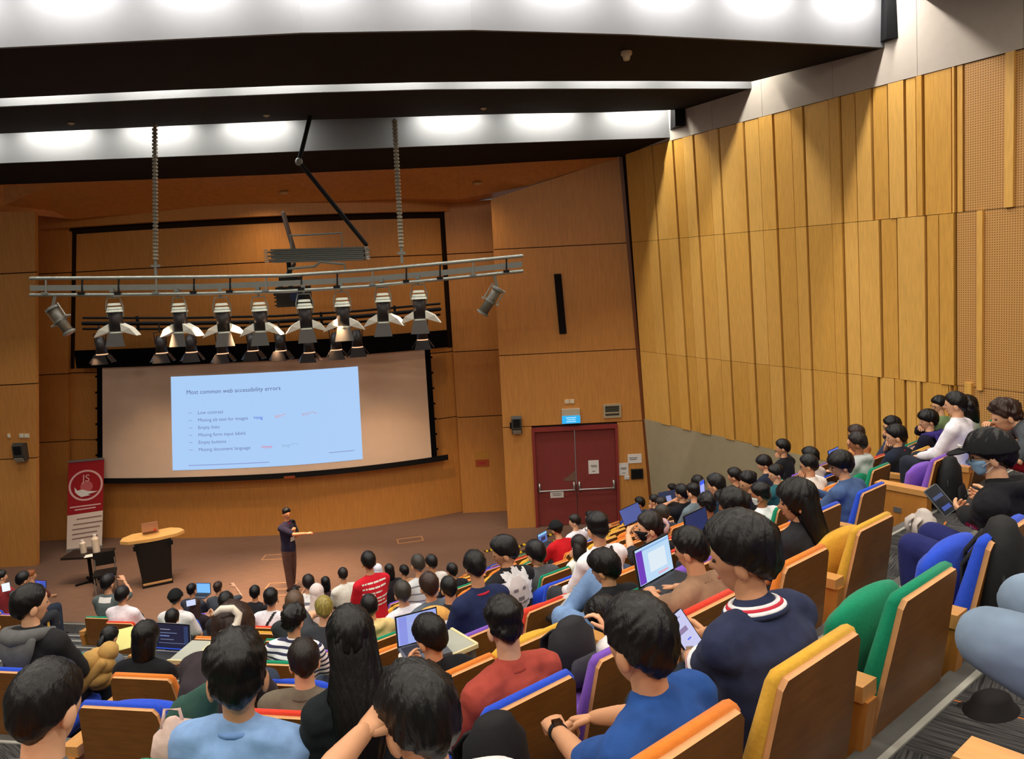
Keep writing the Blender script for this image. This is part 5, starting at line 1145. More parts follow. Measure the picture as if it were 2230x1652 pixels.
# key | head x, y, width px | row | hair style | hair colour | shirt | sleeve | pose | look | options | label
TABLE = """
navy|1617 1212 158|0|thick|k|2f3550|s|phone|D|sk=b;nod=.22;hy=-25;fat=.12;hs=1.08;dc=-.09;sc=.95;hR=1528 1380 .46;hL=1494 1428 .40|man in navy T-shirt with white and red striped collar, bowed over a phone
bluem|1395 1402 160|0|short|k|2a4f92|s|wide|D|sk=b;nod=.08;hy=12;by=-12;fat=.08;dc=-.14;sc=.94;hL=1145 1560 .70;hR=1205 1580 .72;trs=d9cdb0;shorts|man in royal blue T-shirt with black hair, wearing a black smart watch
raise|915 1570 186|0|short|k|dcdcdc|s|headL|D|sk=b;nod=.3;hs=1.12|dark-haired person in white shirt with hands raised behind the head
fadeblue|517 1478 140|1|spiky|k|86a8d8|s|lap|S|sk=b;nod=.08;hs=1.1|man with short faded haircut in pale blue T-shirt, seen from behind
crown|100 1540 165|0|bald|k|6e6c6c|s|lap|D|sk=a;dc=.1;hs=1.08;nod=.2;ch=o|man in grey shirt with thinning crown at the lower left corner
redtee|1100 1365 84|1|spiky|k|a8483c|s|lap|S|sk=a|man with spiky faded hair in a rust red T-shirt
slump|1322 1375 66|1|mop|k|e6dede|s|fold|D|sk=a;nod=1.0;hy=-30;sc=.88;ch=p|person in white T-shirt slumped forward with head on folded arms
jeansboy|1318 1237 66|2|mop|k|26262a|l|phone|D|sk=b;nod=.3;hy=-20;jk;hR=1262 1325 .66;hL=1290 1300 .62;trs=7a98c4|boy in black top and pale blue jeans with one knee raised
browntee|1505 1197 74|1|short|k|96745c|s|laptop|D|sk=b;nod=.25;hy=-15;hL=1408 1288 .62;hR=1452 1280 .68;trs=303438|man in brown T-shirt typing on a laptop
longblack|1738 1092 86|1|long|k|2a2a2e|s|lap|-75|sk=b;fem;nod=.15;dc=.1;sc=.93;nochair|woman with long wavy black hair in black T-shirt
hoodie|2158 990 112|0|mop|k|1e1e22|l|phone|D|sk=a;nod=.22;hy=-24;hm=.88;sc=.96;ch=p;cap;hL=2052 1125 .70;hR=2085 1090 .78;gl;mask;hood;trs=2a2e66|person in black hooded top, brimmed cap, glasses and blue face mask
beard|2190 910 74|1|curly|n|50545a|s|chin|D|sk=a;nod=.35;hy=-15;by=-22;shorts;trs=b42030;hs=1.0|curly brown-haired bearded man in dark grey T-shirt and red shorts
whiteshirt|2082 880 46|2|bun|k|ece8ee|l|lap|-55|sk=a;fem;nod=.15;ch=b|woman with black bun in a loose white long-sleeved shirt
bobgrey|2106 885 50|3|bob|k|a8a89c|n|lap|S|sk=a;fem|woman with black bob and sleeveless grey top beyond the white shirt
greenprof|2046 882 34|3|short|k|7c9468|s|lap|-95|sk=a;gl;nochair|person in green top and glasses seen in profile by the battens
purplehood|2022 915 40|3|mop|k|1c1c2c|l|chin|-80|sk=a;hood;hc=3a2e74|person in black top with purple hood resting chin on hand
chinman|1952 950 42|3|short|k|242a38|s|chin|-70|sk=a;ch=y|man in dark navy T-shirt with red collar, fist at his chin
chinback|1943 928 36|4|short|k|3c4256|s|chin|-75|sk=a;gl|man in glasses half hidden behind the navy-shirted chin-rester
greyhood|1868 965 38|3|short|d|b4b8b4|l|lap|-60|sk=c;hood|bearded man in pale grey hooded top before the wood wall
brownback|1865 946 34|4|short|n|c08050|s|chin|-60|sk=a|brown-haired person behind the pale grey hooded top
denim|1832 1012 52|2|bowl|k|4a6088|l|phone|D|sk=b;nod=.25;hy=-45;gl|person with bowl haircut and glasses in blue denim shirt
whitechin|1762 1013 37|3|short|k|e2ddd6|s|chin|-60|sk=b;gl;ch=o|person in white T-shirt with glasses and hand at the face
armup|1765 995 35|4|short|k|d8c8b8|s|chin|-50|sk=a|dark-haired person directly behind the white T-shirt with hand at face
wallchin|1705 975 30|6|short|k|202024|s|chin|-70|sk=b|man in black T-shirt, hand at chin, highest beside the plain dado
navybow|1665 1010 32|5|mop|k|262c3c|s|phone|D|sk=a;gl;nod=.3;hy=-40|person with bowed head and glasses in navy top by the dado
tealface|1690 1032 33|4|short|k|2c6068|s|lap|-95|sk=a|person in teal shirt in front of the long-haired woman
mohawk|1630 1052 36|4|spiky|k|24262a|s|phone|D|sk=b;nod=.2;hy=-60|man with cropped sides and tall black hair in dark top
whitemask|1657 1078 38|3|fade|k|eeeef0|s|lap|-60|sk=c;mask;ch=g|man in white T-shirt and white face mask on green chair
orangelan|1600 1037 30|5|short|k|1e1e20|s|lap|-60|sk=b;lan=e07030|person in black T-shirt with orange lanyard beside the dado
tealhood|1560 1056 38|4|short|k|22405c|l|lap|-55|sk=a;hood|man with dark teal hooded top right of the upright white screen
behindscreen|1521 1052 28|7|mop|k|38404c|s|phone|D|sk=b|dark-haired person behind the upright blue and white screen
cropgrey|1510 1072 28|5|fade|k|6a7880|s|lap|-40|sk=a|man with cropped hair in grey-blue T-shirt in the right block
facehand|1485 1074 31|6|short|k|1c1c20|s|chinL|-50|sk=b;lan=e07030|person in black T-shirt and orange lanyard, hand on face
tabletpeer|1464 1066 20|9|short|k|34383c|s|lap|S|sk=b|person behind the dark blue tablet near the door corner
cornera|1425 1091 22|8|short|k|303038|s|chin|S|sk=a|first dark head left of the dark tablet, hand at mouth
cornerb|1440 1098 24|7|short|d|2c3844|s|lap|S|sk=b|second dark head just left of the dark tablet
doorlast|1393 1096 22|9|short|k|40546a|s|lap|S|sk=b|person in slate shirt beside the wood panel right of the door
balding|1442 1118 31|5|bald|y|38404a|s|lap|S|sk=b|balding dark-haired person behind the scrunchie woman
scrunchie|1415 1148 54|3|bun|d|2a2a30|s|hold|S|sk=a;fem;mask2;nod=.1;hy=-50;hL=1355 1136 .80;hR=1384 1160 .85|woman with pink scrunchie and black mask holding up a tablet
curlyteal|1540 1100 40|3|curly|k|20404a|s|lap|-30|sk=c;ch=o|person with curly black hair in dark teal shirt
curlyolive|1597 1108 70|2|curly|k|8c9468|s|laptop|D|sk=c;nod=.2;hy=-20|man with curly black hair in olive green T-shirt
redcap|1212 1152 30|7|cap|k|c41e26|s|laptop|D|sk=b;cap0;nod=.4|person in red T-shirt and black cap with a small laptop
whiteleft|1252 1136 25|8|short|d|e4e0e4|s|lap|-80|sk=a|person in white T-shirt looking left against the maroon door
doorfa|1285 1126 21|9|short|k|d8d4d4|s|lap|-60|sk=a;gl|person in glasses next right of the white T-shirt by the door
heart|1312 1130 20|10|short|k|e8e4dc|l|lap|S|sk=b;hood|person in white hooded top with a small blue heart mark
polo|1302 1152 50|3|fade|k|ece6ea|l|lap|-25|sk=b;gl;strap|man with glasses in white long-sleeved top with black strap
lhair|1260 1187 36|5|bob|d|eae6e0|s|chin|-40|sk=a;fem;tilt=.35|person with straight dark hair in white top, head tilted
greytee|1168 1207 56|5|short|k|58585c|s|lap|S|sk=b;nod=.4|man in faded dark grey T-shirt, hunched
lion|1100 1202 56|4|short|k|262628|s|lap|S|sk=b;nod=.3;hy=-50;fat=.15|man in black T-shirt with large white lion print
navypolo|1035 1234 54|3|mop|k|262e50|s|lap|S|sk=b;nod=.3;trs=5a7494|man in navy polo shirt with red collar and jeans
tuck|985 1243 26|8|short|k|26262c|s|lap|S|sk=b|dark head just left of the navy polo man
pairr|940 1226 28|9|short|k|e0dcd4|s|lap|S|sk=b|dark-haired person right of the grey crown with a pale shirt
greycrown|911 1229 34|7|bald|y|c4c8ca|s|lap|S|sk=b;st|man with greying crown in pale striped T-shirt
front3|880 1244 22|11|short|k|c89870|s|lap|S|sk=b|front row person in tan top right of the red T-shirt
front2|848 1241 18|10|bob|k|242024|s|lap|S|sk=b;fem|front row person with black bob right of the red T-shirt
redguy|803 1224 36|7|short|k|cc2230|s|lap|S|sk=b;tx|man in red T-shirt with white lines of text
whiteback|747 1251 24|10|short|d|dcd8cc|s|lap|S|sk=b|person with narrow head in cream white T-shirt, left of red
lanred|672 1270 30|9|short|d|e4e0dc|s|lap|S|sk=a;lan=d84830;tx2|person in white T-shirt with red lanyard, right of the speaker
hijab|690 1292 34|8|hijab|k|d8ccc8|l|lap|S|sk=a;fem;hcol=dcccc6|woman in pale pink headscarf in the middle rows
hijab2|823 1240 18|11|hijab|k|d8d8e0|l|lap|S|sk=a;fem;hcol=e2e2ea|front row person in white headscarf behind the red T-shirt
midl|709 1268 18|11|bob|k|3c2c2c|s|lap|S|sk=a;fem|front row dark bob left of the cream T-shirt
midspk|642 1292 22|11|short|k|3a3430|s|lap|S|sk=b|front row person directly below the standing speaker
lone|555 1291 26|10|short|k|26262a|s|lap|S|sk=b|person with narrow black head, right of the long bare arm
strapw|590 1305 34|8|fade|k|e8e4ea|s|lap|S|sk=b;strap|person in white T-shirt with black diagonal strap
brownh|642 1317 46|6|short|m|34383a|s|lap|S|sk=b|brown-haired person in dark top, middle left rows
greenblond|706 1326 44|5|mop|g|3a3c40|s|chinL|S|sk=a|person with yellow-green dyed blond hair
stripe|640 1352 56|4|curly|k|e8e8ec|s|lap|20|sk=b;stripe|person with wavy black hair in navy and white striped T-shirt
olive|663 1441 76|2|short|d|6e6456|s|lap|S|sk=a;ch=r|person with dark brown hair in olive grey T-shirt
longdark|764 1390 88|1|long|k|1f2427|l|lap|S|sk=a;fem;hk=1.12;dc=.12;trs=a8bcd8|woman with very long black hair in black long-sleeved top
tabletman|938 1388 76|2|short|k|1c1d21|s|holdL|S|sk=b;nod=.25;hy=-12;hL=890 1424 .72|man in black T-shirt facing a raised lavender tablet
cream|805 1322 42|5|short|k|e2c888|l|lap|S|sk=b;hood|person in cream yellow hooded top with orange hem
greyhair|877 1292 42|6|short|y|e4e2e6|s|lap|S|sk=b|grey-black haired person in white T-shirt above the lavender tablet
hazel|935 1277 47|5|short|n|5c646c|s|lap|S|sk=b|person with brown crown in slate grey T-shirt
blackmid|978 1282 40|4|short|k|26262a|s|lap|S|sk=b|person in black T-shirt right of the brown crown
clip|512 1400 128|2|long|n|3a3236|l|lap|S|sk=a;fem;dc=.28;hk=1.05|woman with long brown hair held by a cream hair claw
bob|317 1387 60|3|bob|k|1a1a1e|s|laptop|D|sk=a;fem;nod=.12;hR=384 1440 .74|woman with black bob in black T-shirt at a dark laptop
bun|238 1387 40|4|pony|k|5a606c|s|lap|D|sk=b;fem;nod=.3|woman with low ponytail beside an open yellow notebook
nearlap|375 1347 28|6|mop|k|2a2c30|s|lap|S|sk=b|dark head just beyond the dark laptop screen
white74|266 1297 34|8|short|k|e8dde0|s|lap|S|sk=b;ch=r;fat=.15|broad person in white T-shirt on a red chair at left
grey75|235 1270 33|9|short|k|5c6462|s|up|S|sk=b;lb;hR=270 1262 .55|person in grey-green T-shirt with white label, arm raised
cap76|382 1302 33|7|cap|k|e4e0e0|s|lap|S|sk=b;cap0|person in black cap and white T-shirt by the left rows
lapblue|418 1285 21|11|fade|k|40424a|s|laptop|S|sk=b|front row person left of the bright blue laptop
longbrn|425 1317 25|9|long|n|2a2224|s|phone|S|sk=a;fem|woman with long brown hair behind the bright blue laptop
reach|475 1280 20|11|fade|n|4c5056|s|point|S|sk=a;hR=512 1276 .45|front row person stretching a bare arm to the right
clipleft|492 1312 38|6|mop|k|2a2a2e|s|lap|S|sk=b|person with full black hair in front of the hair claw woman
farl1|50 1262 29|9|short|k|4a4e4e|s|phone|S|sk=b|person in grey T-shirt at far left beside a lit phone
ginger|68 1253 21|11|short|o|804840|s|laptop|60|sk=a|ginger-haired person at far left facing the blue laptop
farl3|3 1256 24|10|short|k|8c3030|s|lap|S|sk=a|person in dark red top at the left picture edge
hoodl|65 1317 74|3|bald|k|28282a|l|lap|40|sk=a;hood;hc=646464;nod=.1|man in black jacket with grey hood in the left block
"""
def hexc(h): return tuple(int(h[i:i + 2], 16) for i in (0, 2, 4))
POSE['headL'] = ((.12, .34, .60), (-.12, None, 1.)); POSE['wide'] = ((.16, .36, .58), (-.36, .26, .56)); POSE['hold'] = ((.10, .42, 1.10), (-.16, .44, 1.14)); POSE['holdL'] = ((.12, .40, .66), (-.16, .46, .92))
POSE['up'] = ((.22, .34, 1.22), (-.11, .34, .6)); POSE['point'] = ((.50, .26, 1.12), (-.11, .34, .6))
SPK = V3(-5.0, 15.9, 1.6)
OCC = []
EW = {'bob': .215, 'long': .215, 'mop': .208, 'thick': .225, 'short': .198, 'curly': .215, 'bighair': .23, 'hijab': .215, 'fade': .175, 'spiky': .182, 'bald': .187, 'bowl': .205, 'bun': .19, 'pony': .19, 'cap': .21}
def solve(d, b, k, nod, dc, sc, lmin=.08):
    """walk along the sight line and stop at the most upright pose whose hips fit the chair"""
    n = frame(b)[0]
    off = lambda L, sp: sp * (.28 * math.sin(.55 * L) + .21 * math.sin(1.15 * L) + .185 * math.sin(.9 * L + .35 * nod))
    hgt = lambda L, sp: .49 + sp * (.28 * math.cos(.55 * L) + .21 * math.cos(1.15 * L) + .185 * math.cos(.9 * L + .35 * nod))
    c = CK(k) + .12 + dc
    for _ in range(140):
        Ph = EYE + d * c / (d @ n); hz = (Ph[2] - FZ(k)) / sc; sp, up, L = 1.0, 0.0, lmin
        if hz > hgt(L, 1.0):
            sp = min(1.10, (hz - .49) / (hgt(L, 1.0) - .49)); up = max(0, hz - hgt(L, sp))
        else:
            up = max(-.14, hz - hgt(L, 1.0))
            if hgt(L, 1.0) + up > hz: sp = max(.88, (hz - up - .49) / (hgt(L, 1.0) - .49))
            while L < .85 and hgt(L, sp) + up > hz: L += .01
        if c >= CK(k) + .25 + dc + off(L, sp) * sc: break
        c += .01
    return L, sp, up, off(L, sp) * sc, Ph
PL = []
for i, line in enumerate([l for l in TABLE.strip().splitlines()]):
    key, pos, k, hair, hc, shc, sl, pose, look, opts, label = line.split('|')
    x, y, w = map(float, pos.split()); k = int(k)
    O = {}
    for t in opts.split(';'):
        a, _, v = t.partition('='); O[a] = v
    d = ray(x, y); b = blk(d); n, tv = frame(b)
    if pose == 'head': O.setdefault('nod', .3)
    t0 = EYE + d * (CK(k) + .30) / (d @ n)
    u = d[0] / d[1]; size = w / FPX * t0[1] / math.sqrt(1 + u * u) ** .5
    sc = float(np.clip(size / EW.get(hair, .185), .93, 1.04)); sc = float(O.get('sc', sc)); body = heading(b) + math.radians(float(O.get('by', 0)))
    # where the head turns
    hdg = math.atan2(SPK[0] - t0[0], SPK[1] - t0[1]); nod = .08 + .6 * math.atan2(t0[2] - 2.0, np.linalg.norm((SPK - t0)[:2]))
    if look == 'D': hy = float(O.get('hy', 0)); hyr = math.radians(hy); nod = float(O.get('nod', .5))
    elif look in 'SF': hyr = hdg - body
    else: hyr = math.radians(float(look)) - body
    hyr = float(np.clip(hyr, -1.25, 1.25))
    if 'nod' in O: nod = float(O['nod'])
    if look == 'S' and 'hy' in O: hyr = math.radians(float(O['hy']))
    L, sp, up, off, Ph = solve(d, b, k, nod, float(O.get('dc', 0)), sc, .22 if look == 'D' else .08)
    size = w / FPX * float((Ph - EYE) @ _F) / (1 + u * u) ** .25
    fwd = V3(math.sin(body), math.cos(body), 0)
    loc = Ph - fwd * off; loc[2] = FZ(k)
    q = 0 if k <= 1 else (1 if k <= 4 else 2)
    hs = float(np.clip(size / EW.get(hair, .185) / sc, .84, 1.15)) * float(O.get('hm', 1))
    shirt = cloth(hexc(shc), 'shirt_cloth')
    if 'stripe' in O: shirt = stripes('striped_jersey', hexc('ececf0'), (44, 46, 78), .045, 'Z', .58)
    if 'st' in O: shirt = stripes('pale_striped_jersey', hexc('ccd0d2'), (120, 124, 130), .09, 'Z', .8)
    trs = cloth(hexc(O.get('trs', ['2a2e38', '34363a', '3c4658', '26282c'][i % 4])), 'trouser_cloth')
    P = dict(key=key, q=q, sc=sc, lean=L, up=up, spine=sp, nod=nod, hyaw=hyr, hands=POSE[pose], sleeve=sl, skin=SKIN[O.get('sk', 'b')], shirt=shirt, trousers=trs, hair=hair, hairmat=HAIR[hc] if 'hcol' not in O else cloth(hexc(O['hcol']), 'scarf_cloth'),
             seed=i, loc=tuple(loc), heading=body, label=label, hs=hs, k=k, b=b, t=float(loc @ tv), O=O, fem=1 if 'fem' in O else 0, fat=float(O.get('fat', 0)), hk=float(O.get('hk', 1)), tilt=float(O.get('tilt', 0)))
    if 'shorts' in O: P['shorts'] = True
    if 'hood' in O: P['hood'] = True
    if pose in ('phone', 'hold', 'holdL'): P['curl'] = .85
    if pose == 'phone': P['palm'] = {1: (-.7, 0, .5), -1: (.7, 0, .5)}
    if pose in ('hold', 'holdL', 'head'): P['palm'] = {1: (-1, .1, 0), -1: (1, .1, 0)}
    if 'jk' in O: P['legs'] = {1: ((.09, .02, .51), (.16, .40, .78), (-.05, .52, .50)), -1: ((-.09, .02, .51), (-.14, .45, .56), (-.12, .42, .09))}
    hands = list(P['hands'])
    for j, hk_ in enumerate(('hR', 'hL')):
        if hk_ in O:   # hand seen in the picture: a place at its own distance in front of the row
            hx, hy_, hc_ = map(float, O[hk_].split()); dd = ray(hx, hy_); Wh = EYE + dd * (CK(k) + .29 + hc_ * .8) / (dd @ n) - loc
            cb, sb = math.cos(body), math.sin(body); lx, ly = Wh[0] * cb - Wh[1] * sb, Wh[0] * sb + Wh[1] * cb
            hands[j] = (lx / sc, ly / sc, Wh[2] / sc, 1)
    P['hands'] = tuple(hands)
    PL.append(P); PEOPLE[key] = P; person(key, P)
# the speaker on the stage
fs = onz(637, 1284, 0)
P = dict(key='speaker', q=1, sc=1.02, lean=.04, up=0, spine=1.12, nod=.1, hyaw=math.radians(25), hands=((.06, .56, 1.34), (-.02, .20, 1.36)), sleeve='s', skin=SKIN['w'], shirt=cloth((44, 40, 62), 'shirt_cloth'), trousers=cloth((92, 66, 60), 'trouser_cloth'), hair='fade', hairmat=HAIR['k'], seed=3,
         loc=(fs[0], fs[1], 0), heading=math.radians(158), label='speaker on the stage in navy T-shirt holding a microphone, one arm out', hs=1.0, k=99, b='R', t=0, O={'lan': 'd83848'}, stand=True, curl=.7)
P['heading'] = math.radians(112)
PEOPLE['speaker'] = P; person('speaker', P)
# neighbour at the right edge of the picture: only a bent knee is in view
hp = V3(1.62, 1.52, FZ(-1))
P = dict(key='knee', q=0, sc=1.06, lean=.1, up=0, spine=1.0, nod=.2, hyaw=0, hands=((.1, .16, .62), (-.1, .16, .62)), legs={1: ((.09, .02, .51), (.15, .46, .56), (.12, -.12, .30)), -1: ((-.09, .02, .51), (-.13, .47, .56), (-.10, -.14, .30))}, sleeve='s', skin=SKIN['b'], shirt=cloth((60, 64, 70), 'shirt_cloth'), trousers=mat('faded_denim', (128, 146, 168), .9, .1, .22, 5, .2), hair='short', hairmat=HAIR['k'], seed=5,
         loc=tuple(hp), heading=heading('R') - .05, label='person in faded blue jeans at the right edge, only a bent knee in view', hs=1.0, k=-1, b='R', t=float(hp @ TR), O={})
PEOPLE['knee'] = P; person('knee', P)
flush()
for P in PEOPLE.values(): assemble(P['key'], P)
# small worn things
def bx_(P, name, m, c, d, R=None):
    mb = MB(); mb.box(c, d, R=R); return mb.build(name, m, P['o'])
M_WBAND = mat('black_rubber', (20, 20, 22), .6, .3, 0)
for P in PEOPLE.values():
    O = P['O']; g = P['geom']
    if 'cap' in O: cap_part(P, mat('black_cap_cloth', (34, 34, 36), .9, .1, .05, 40, .2)); mb = MB(); mb.box((.02, .13, .062), (.045, .008, .012), R=rotz(.3)); headpart(P, mb, 'cap_tab', M_PAPER, False)
    if 'cap0' in O: cap_part(P, mat('black_cap_cloth', (30, 32, 32), .9, .1, .05, 40, .2))
    if 'gl' in O and P['q'] < 2: glasses(P)
    if 'mask' in O: mask(P, (150, 190, 222) if P['key'] == 'hoodie' else (222, 228, 228))
    if 'mask2' in O: mask(P, (34, 34, 38))
    if 'lan' in O:
        c = hexc(O['lan']); collar(P, mat('lanyard_' + O['lan'], c, .7, .2, 0), .07, .064, .009, 'lanyard')
    if 'strap' in O:
        s0 = V3(.12, 0, .17); dx = -.24
        decal(P, 'strap', M_WBAND, lambda x, z: abs(x - (.10 - (.2 - z) * .55)) < .018, (-.25, .2, -.3, .26), .012, .006)
    if 'tx' in O:
        rows = [(.09, .20), (.03, .19), (-.03, .14), (-.06, .09), (-.10, .20), (-.14, .16), (-.19, .18)]
        for zc, wd in rows: decal(P, 'printed_line', M_PAPER, lambda x, z, zc=zc, wd=wd: abs(z - zc) < .014 and -.17 < x < -.17 + wd * 1.7 and (x * 37 % 1) > .12, (-.2, .22, zc - .03, zc + .03), .010, .005)
    if 'tx2' in O: decal(P, 'printed_line', mat('print_grey', (120, 120, 130), .8, .1, 0), lambda x, z: abs(z - .05) < .012 and abs(x) < .12, (-.14, .14, .02, .08), .012, .005)
    if 'lb' in O: decal(P, 'printed_label', M_PAPER, lambda x, z: abs(z - .10) < .035 and abs(x) < .10, (-.14, .14, .04, .16), .014, .005)
    if O.get('hc') and 'hood' in O:
        hm = cloth(hexc(O['hc']), 'hood_cloth'); N_ = g['N']; mb = MB()
        mb.tube([N_ + V3(-.125, .04, .015), N_ + V3(-.12, -.06, .03), N_ + V3(-.07, -.115, .03), N_ + V3(0, -.13, .025), N_ + V3(.07, -.115, .03), N_ + V3(.12, -.06, .03), N_ + V3(.125, .04, .015)], [.02, .04, .05, .055, .05, .04, .02], 12)
        mb.tube([N_ + V3(0, -.12, .02), N_ + V3(0, -.145, -.06), N_ + V3(0, -.14, -.15), N_ + V3(0, -.13, -.2)], [(.14, .04), (.13, .04), (.08, .03), (.03, .015)], 16, lat=(1, 0, 0)); mb.build('hood', hm, P['o'], True)
for key, c in (('redtee', (150, 60, 50)), ('navypolo', (190, 40, 60)), ('chinman', (200, 40, 50)), ('bluem', (30, 66, 128)), ('fadeblue', (112, 146, 200)), ('browntee', (132, 98, 76)), ('olive', (92, 84, 72)), ('tabletman', (24, 24, 28)), ('raise', (224, 224, 224)), ('lion', (34, 34, 36)), ('crown', (90, 88, 88)), ('speaker', (214, 54, 74))):
    collar(PEOPLE[key], cloth(c, 'rib_cloth'), .075, .068, .010)
P = PEOPLE['navy']
for r0, z, c in ((.080, .010, 'f0eef0'), (.089, .003, 'c83848'), (.098, -.005, 'f0eef0'), (.106, -.014, '2a304a')):
    g = P['geom']; ringtube(P, 'striped_collar', cloth(hexc(c), 'rib_cloth'), g['N'] + g['dirv'](g['lean']) * (z + .026), V3(1, 0, 0), g['fw'], r0, r0 * .92, .009, 26)
for s in (1, -1):
    S, E, T = P['geom']['R'][s]; d = (E - S) / np.linalg.norm(E - S); c = S * .2 + E * .8
    for o_, cc in ((.0, 'f0eef0'), (.010, 'c83848'), (.02, 'f0eef0')):
        mb = MB(); mb.cyl(c + d * (o_), c + d * (o_ + .009), .0685, 18); mb.build('sleeve_band', cloth(hexc(cc), 'rib_cloth'), P['o'], True)
watch(PEOPLE['navy'], -1, M_STEEL, .031, .014, M_STEEL); watch(PEOPLE['bluem'], -1, M_WBAND, .032, .02, mat('watch_glass', (8, 8, 10), .1, .6, 0)); watch(PEOPLE['hoodie'], -1, M_WBAND, .030, .01); watch(PEOPLE['slump'], 1, M_WBAND); watch(PEOPLE['chinman'], 1, M_WBAND)
# lion print: mane, face, eyes, nose and mouth as separate layers of print
P = PEOPLE['lion']
def mane(x, z): a = math.atan2(z, x); r = math.hypot(x * 1.05, z); return r < .165 + .018 * math.sin(9 * a + 1) + .012 * math.sin(17 * a)
bxl = (-.22, .22, -.22, .2); DX = .02
decal(P, 'lion_mane_print', mat('print_white', (222, 220, 222), .85, .1, .12, 60), mane, bxl, .010, .006)
decal(P, 'lion_face_print', mat('print_face', (206, 196, 196), .85, .1, .05, 20), lambda x, z: (x / .10) ** 2 + ((z + .02) / .125) ** 2 < 1, bxl, .010, .010)
decal(P, 'lion_feature_print', mat('print_dark', (120, 112, 116), .85, .1, 0), lambda x, z: abs(abs(x) - .045) < .018 and abs(z - .01) < .010 or (abs(x) < .028 and -.08 < z < -.055) or (abs(abs(x) - .035) < .04 and abs(z + .105 - .5 * abs(x) * .3) < .006), bxl, .007, .014)
decal(PEOPLE['heart'], 'heart_print', mat('print_blue', (80, 100, 170), .85, .1, 0), lambda x, z: math.hypot(abs(x) - .025, z - .05) < .032 or (z < .05 and abs(x) < .05 * (z + .02) / .07 and z > -.02), (-.08, .08, -.05, .12), .008, .006)
# hair claw, scrunchie and the hooded sleeve patch
P = PEOPLE['clip']; mb = MB(); c = V3(-.015, -.115, .085)
mb.tube([c + V3(-.05, .01, .03), c + V3(-.02, -.012, .05), c + V3(.03, -.012, .045), c + V3(.055, 0, .01), c + V3(.045, -.015, -.03), c + V3(.01, -.02, -.055), c + V3(-.03, -.018, -.06)], [.012, .018, .018, .018, .018, .016, .012], 10); headpart(P, mb, 'hair_claw', mat('cream_plastic', (232, 222, 204), .4, .4, 0))
P = PEOPLE['scrunchie']; mb = MB(); n = 16; pts = [(.045 * math.cos(a), -.125 - .012 * math.sin(3 * a), -.01 + .045 * math.sin(a)) for a in np.linspace(0, 2 * math.pi, n)]; mb.tube(pts, [.018 + .005 * math.sin(5 * i) for i in range(n)], 8); headpart(P, mb, 'scrunchie', cloth((196, 160, 160), 'scrunchie_cloth'))
P = PEOPLE['hoodie']; S, E, T = P['geom']['R'][-1]; c = E * .8 + S * .2
def patch(P, c, d, nrm):
    d = d / np.linalg.norm(d); nrm = nrm - d * (nrm @ d); nrm /= np.linalg.norm(nrm); s = np.cross(nrm, d)
    mb = MB(); c = c + nrm * .068; mb.add([c + .042 * (math.cos(a) * s + math.sin(a) * d) for a in np.arange(6) * math.pi / 3 + math.pi / 6], [tuple(range(6))]); mb.build('arm_patch', mat('patch_red', (206, 40, 56), .6, .3, 0), P['o'])
    up = V3(0, 0, 1) - nrm * nrm[2]; up /= np.linalg.norm(up); rt = np.cross(up, nrm)
    V, F_ = text_mesh('A', .062, 'CENTER'); mb = MB(); mb.add([c + nrm * .003 + rt * x + up * (y - .022) for x, y, _ in V], F_); mb.build('patch_letter', M_PAPER, P['o'])
patch(P, c, S - E, V3(-1, -.35, .1))
# microphone and badge of the speaker
P = PEOPLE['speaker']; S, E, T = P['geom']['R'][-1]; mic = tag(empty('microphone', (0, 0, 0)), 'black handheld microphone held to the mouth of the speaker', 'microphone')
Mw = P['o'].matrix_basis; a = np.array(Mw @ Vector(T + V3(.03, .07, -.03))); e_ = np.array(Mw @ Vector(P['geom']['hd'] + V3(0.02, .16, -.10)))
mb = MB(); mb.cyl(a, a * .25 + e_ * .75, .018, 10); mb.build('handle', M_WBAND, mic); mb = MB(); mb.ball(a * .15 + e_ * .85, .036); mb.build('grille_ball', mat('mic_foam', (16, 16, 20), .9, .1, 0), mic, True)
decal(P, 'name_badge', M_PAPER, lambda x, z: True, (-.05, .06, -.26, -.17), .02, .012, (0, -1, 0), -1.0)

# chairs under everybody, then the empty ones that fill the rows
def word_label(l, col): 
    s = l.split(',')[0].split(); return '%s auditorium chair seating the %s' % (CCOL[col][0], ' '.join(s[:11]))
cyc = 'oybgprobyrgp'
for i, P in enumerate(PL):
    k, b, t = P['k'], P['b'], P['t']; best = None
    for e in EXS:
        if e[0] == k and e[1] == b and not e[4] and not e[6] and abs(e[2] - t) < (.55 if k == 0 else .42) and (best is None or abs(e[2] - t) < abs(best[2] - t)): best = e
    if best:
        best[6] = True; chair(k, b, best[2], best[3], False, word_label(P['label'], best[3]), arm=P['key'] not in ('bluem', 'hoodie')); P['chair_t'] = best[2]
for e in EXS:
    if not e[6]:
        chair(e[0], e[1], e[2], e[3], bool(e[4]), e[5] or ('%s auditorium chair standing between its neighbours in the right block' % CCOL[e[3]][0]), end='L' if (e[3] == 'p' and e[0] == 2) else None)
for i, P in enumerate(PL):
    if 'chair_t' in P or 'nochair' in P['O']: continue
    k, b, t = P['k'], P['b'], P['t']
    if any(c[0] == k and c[1] == b and abs(c[2] - t) < .5 for c in CHAIRS): continue
    col = P['O'].get('ch') or cyc[(i * 7 + k) % 12]
    chair(k, b, t, col, False, word_label(P['label'], col), arm=P['key'] != 'hoodie')
fr = random.Random(5); NFILL = 0; SEEN_L = set()
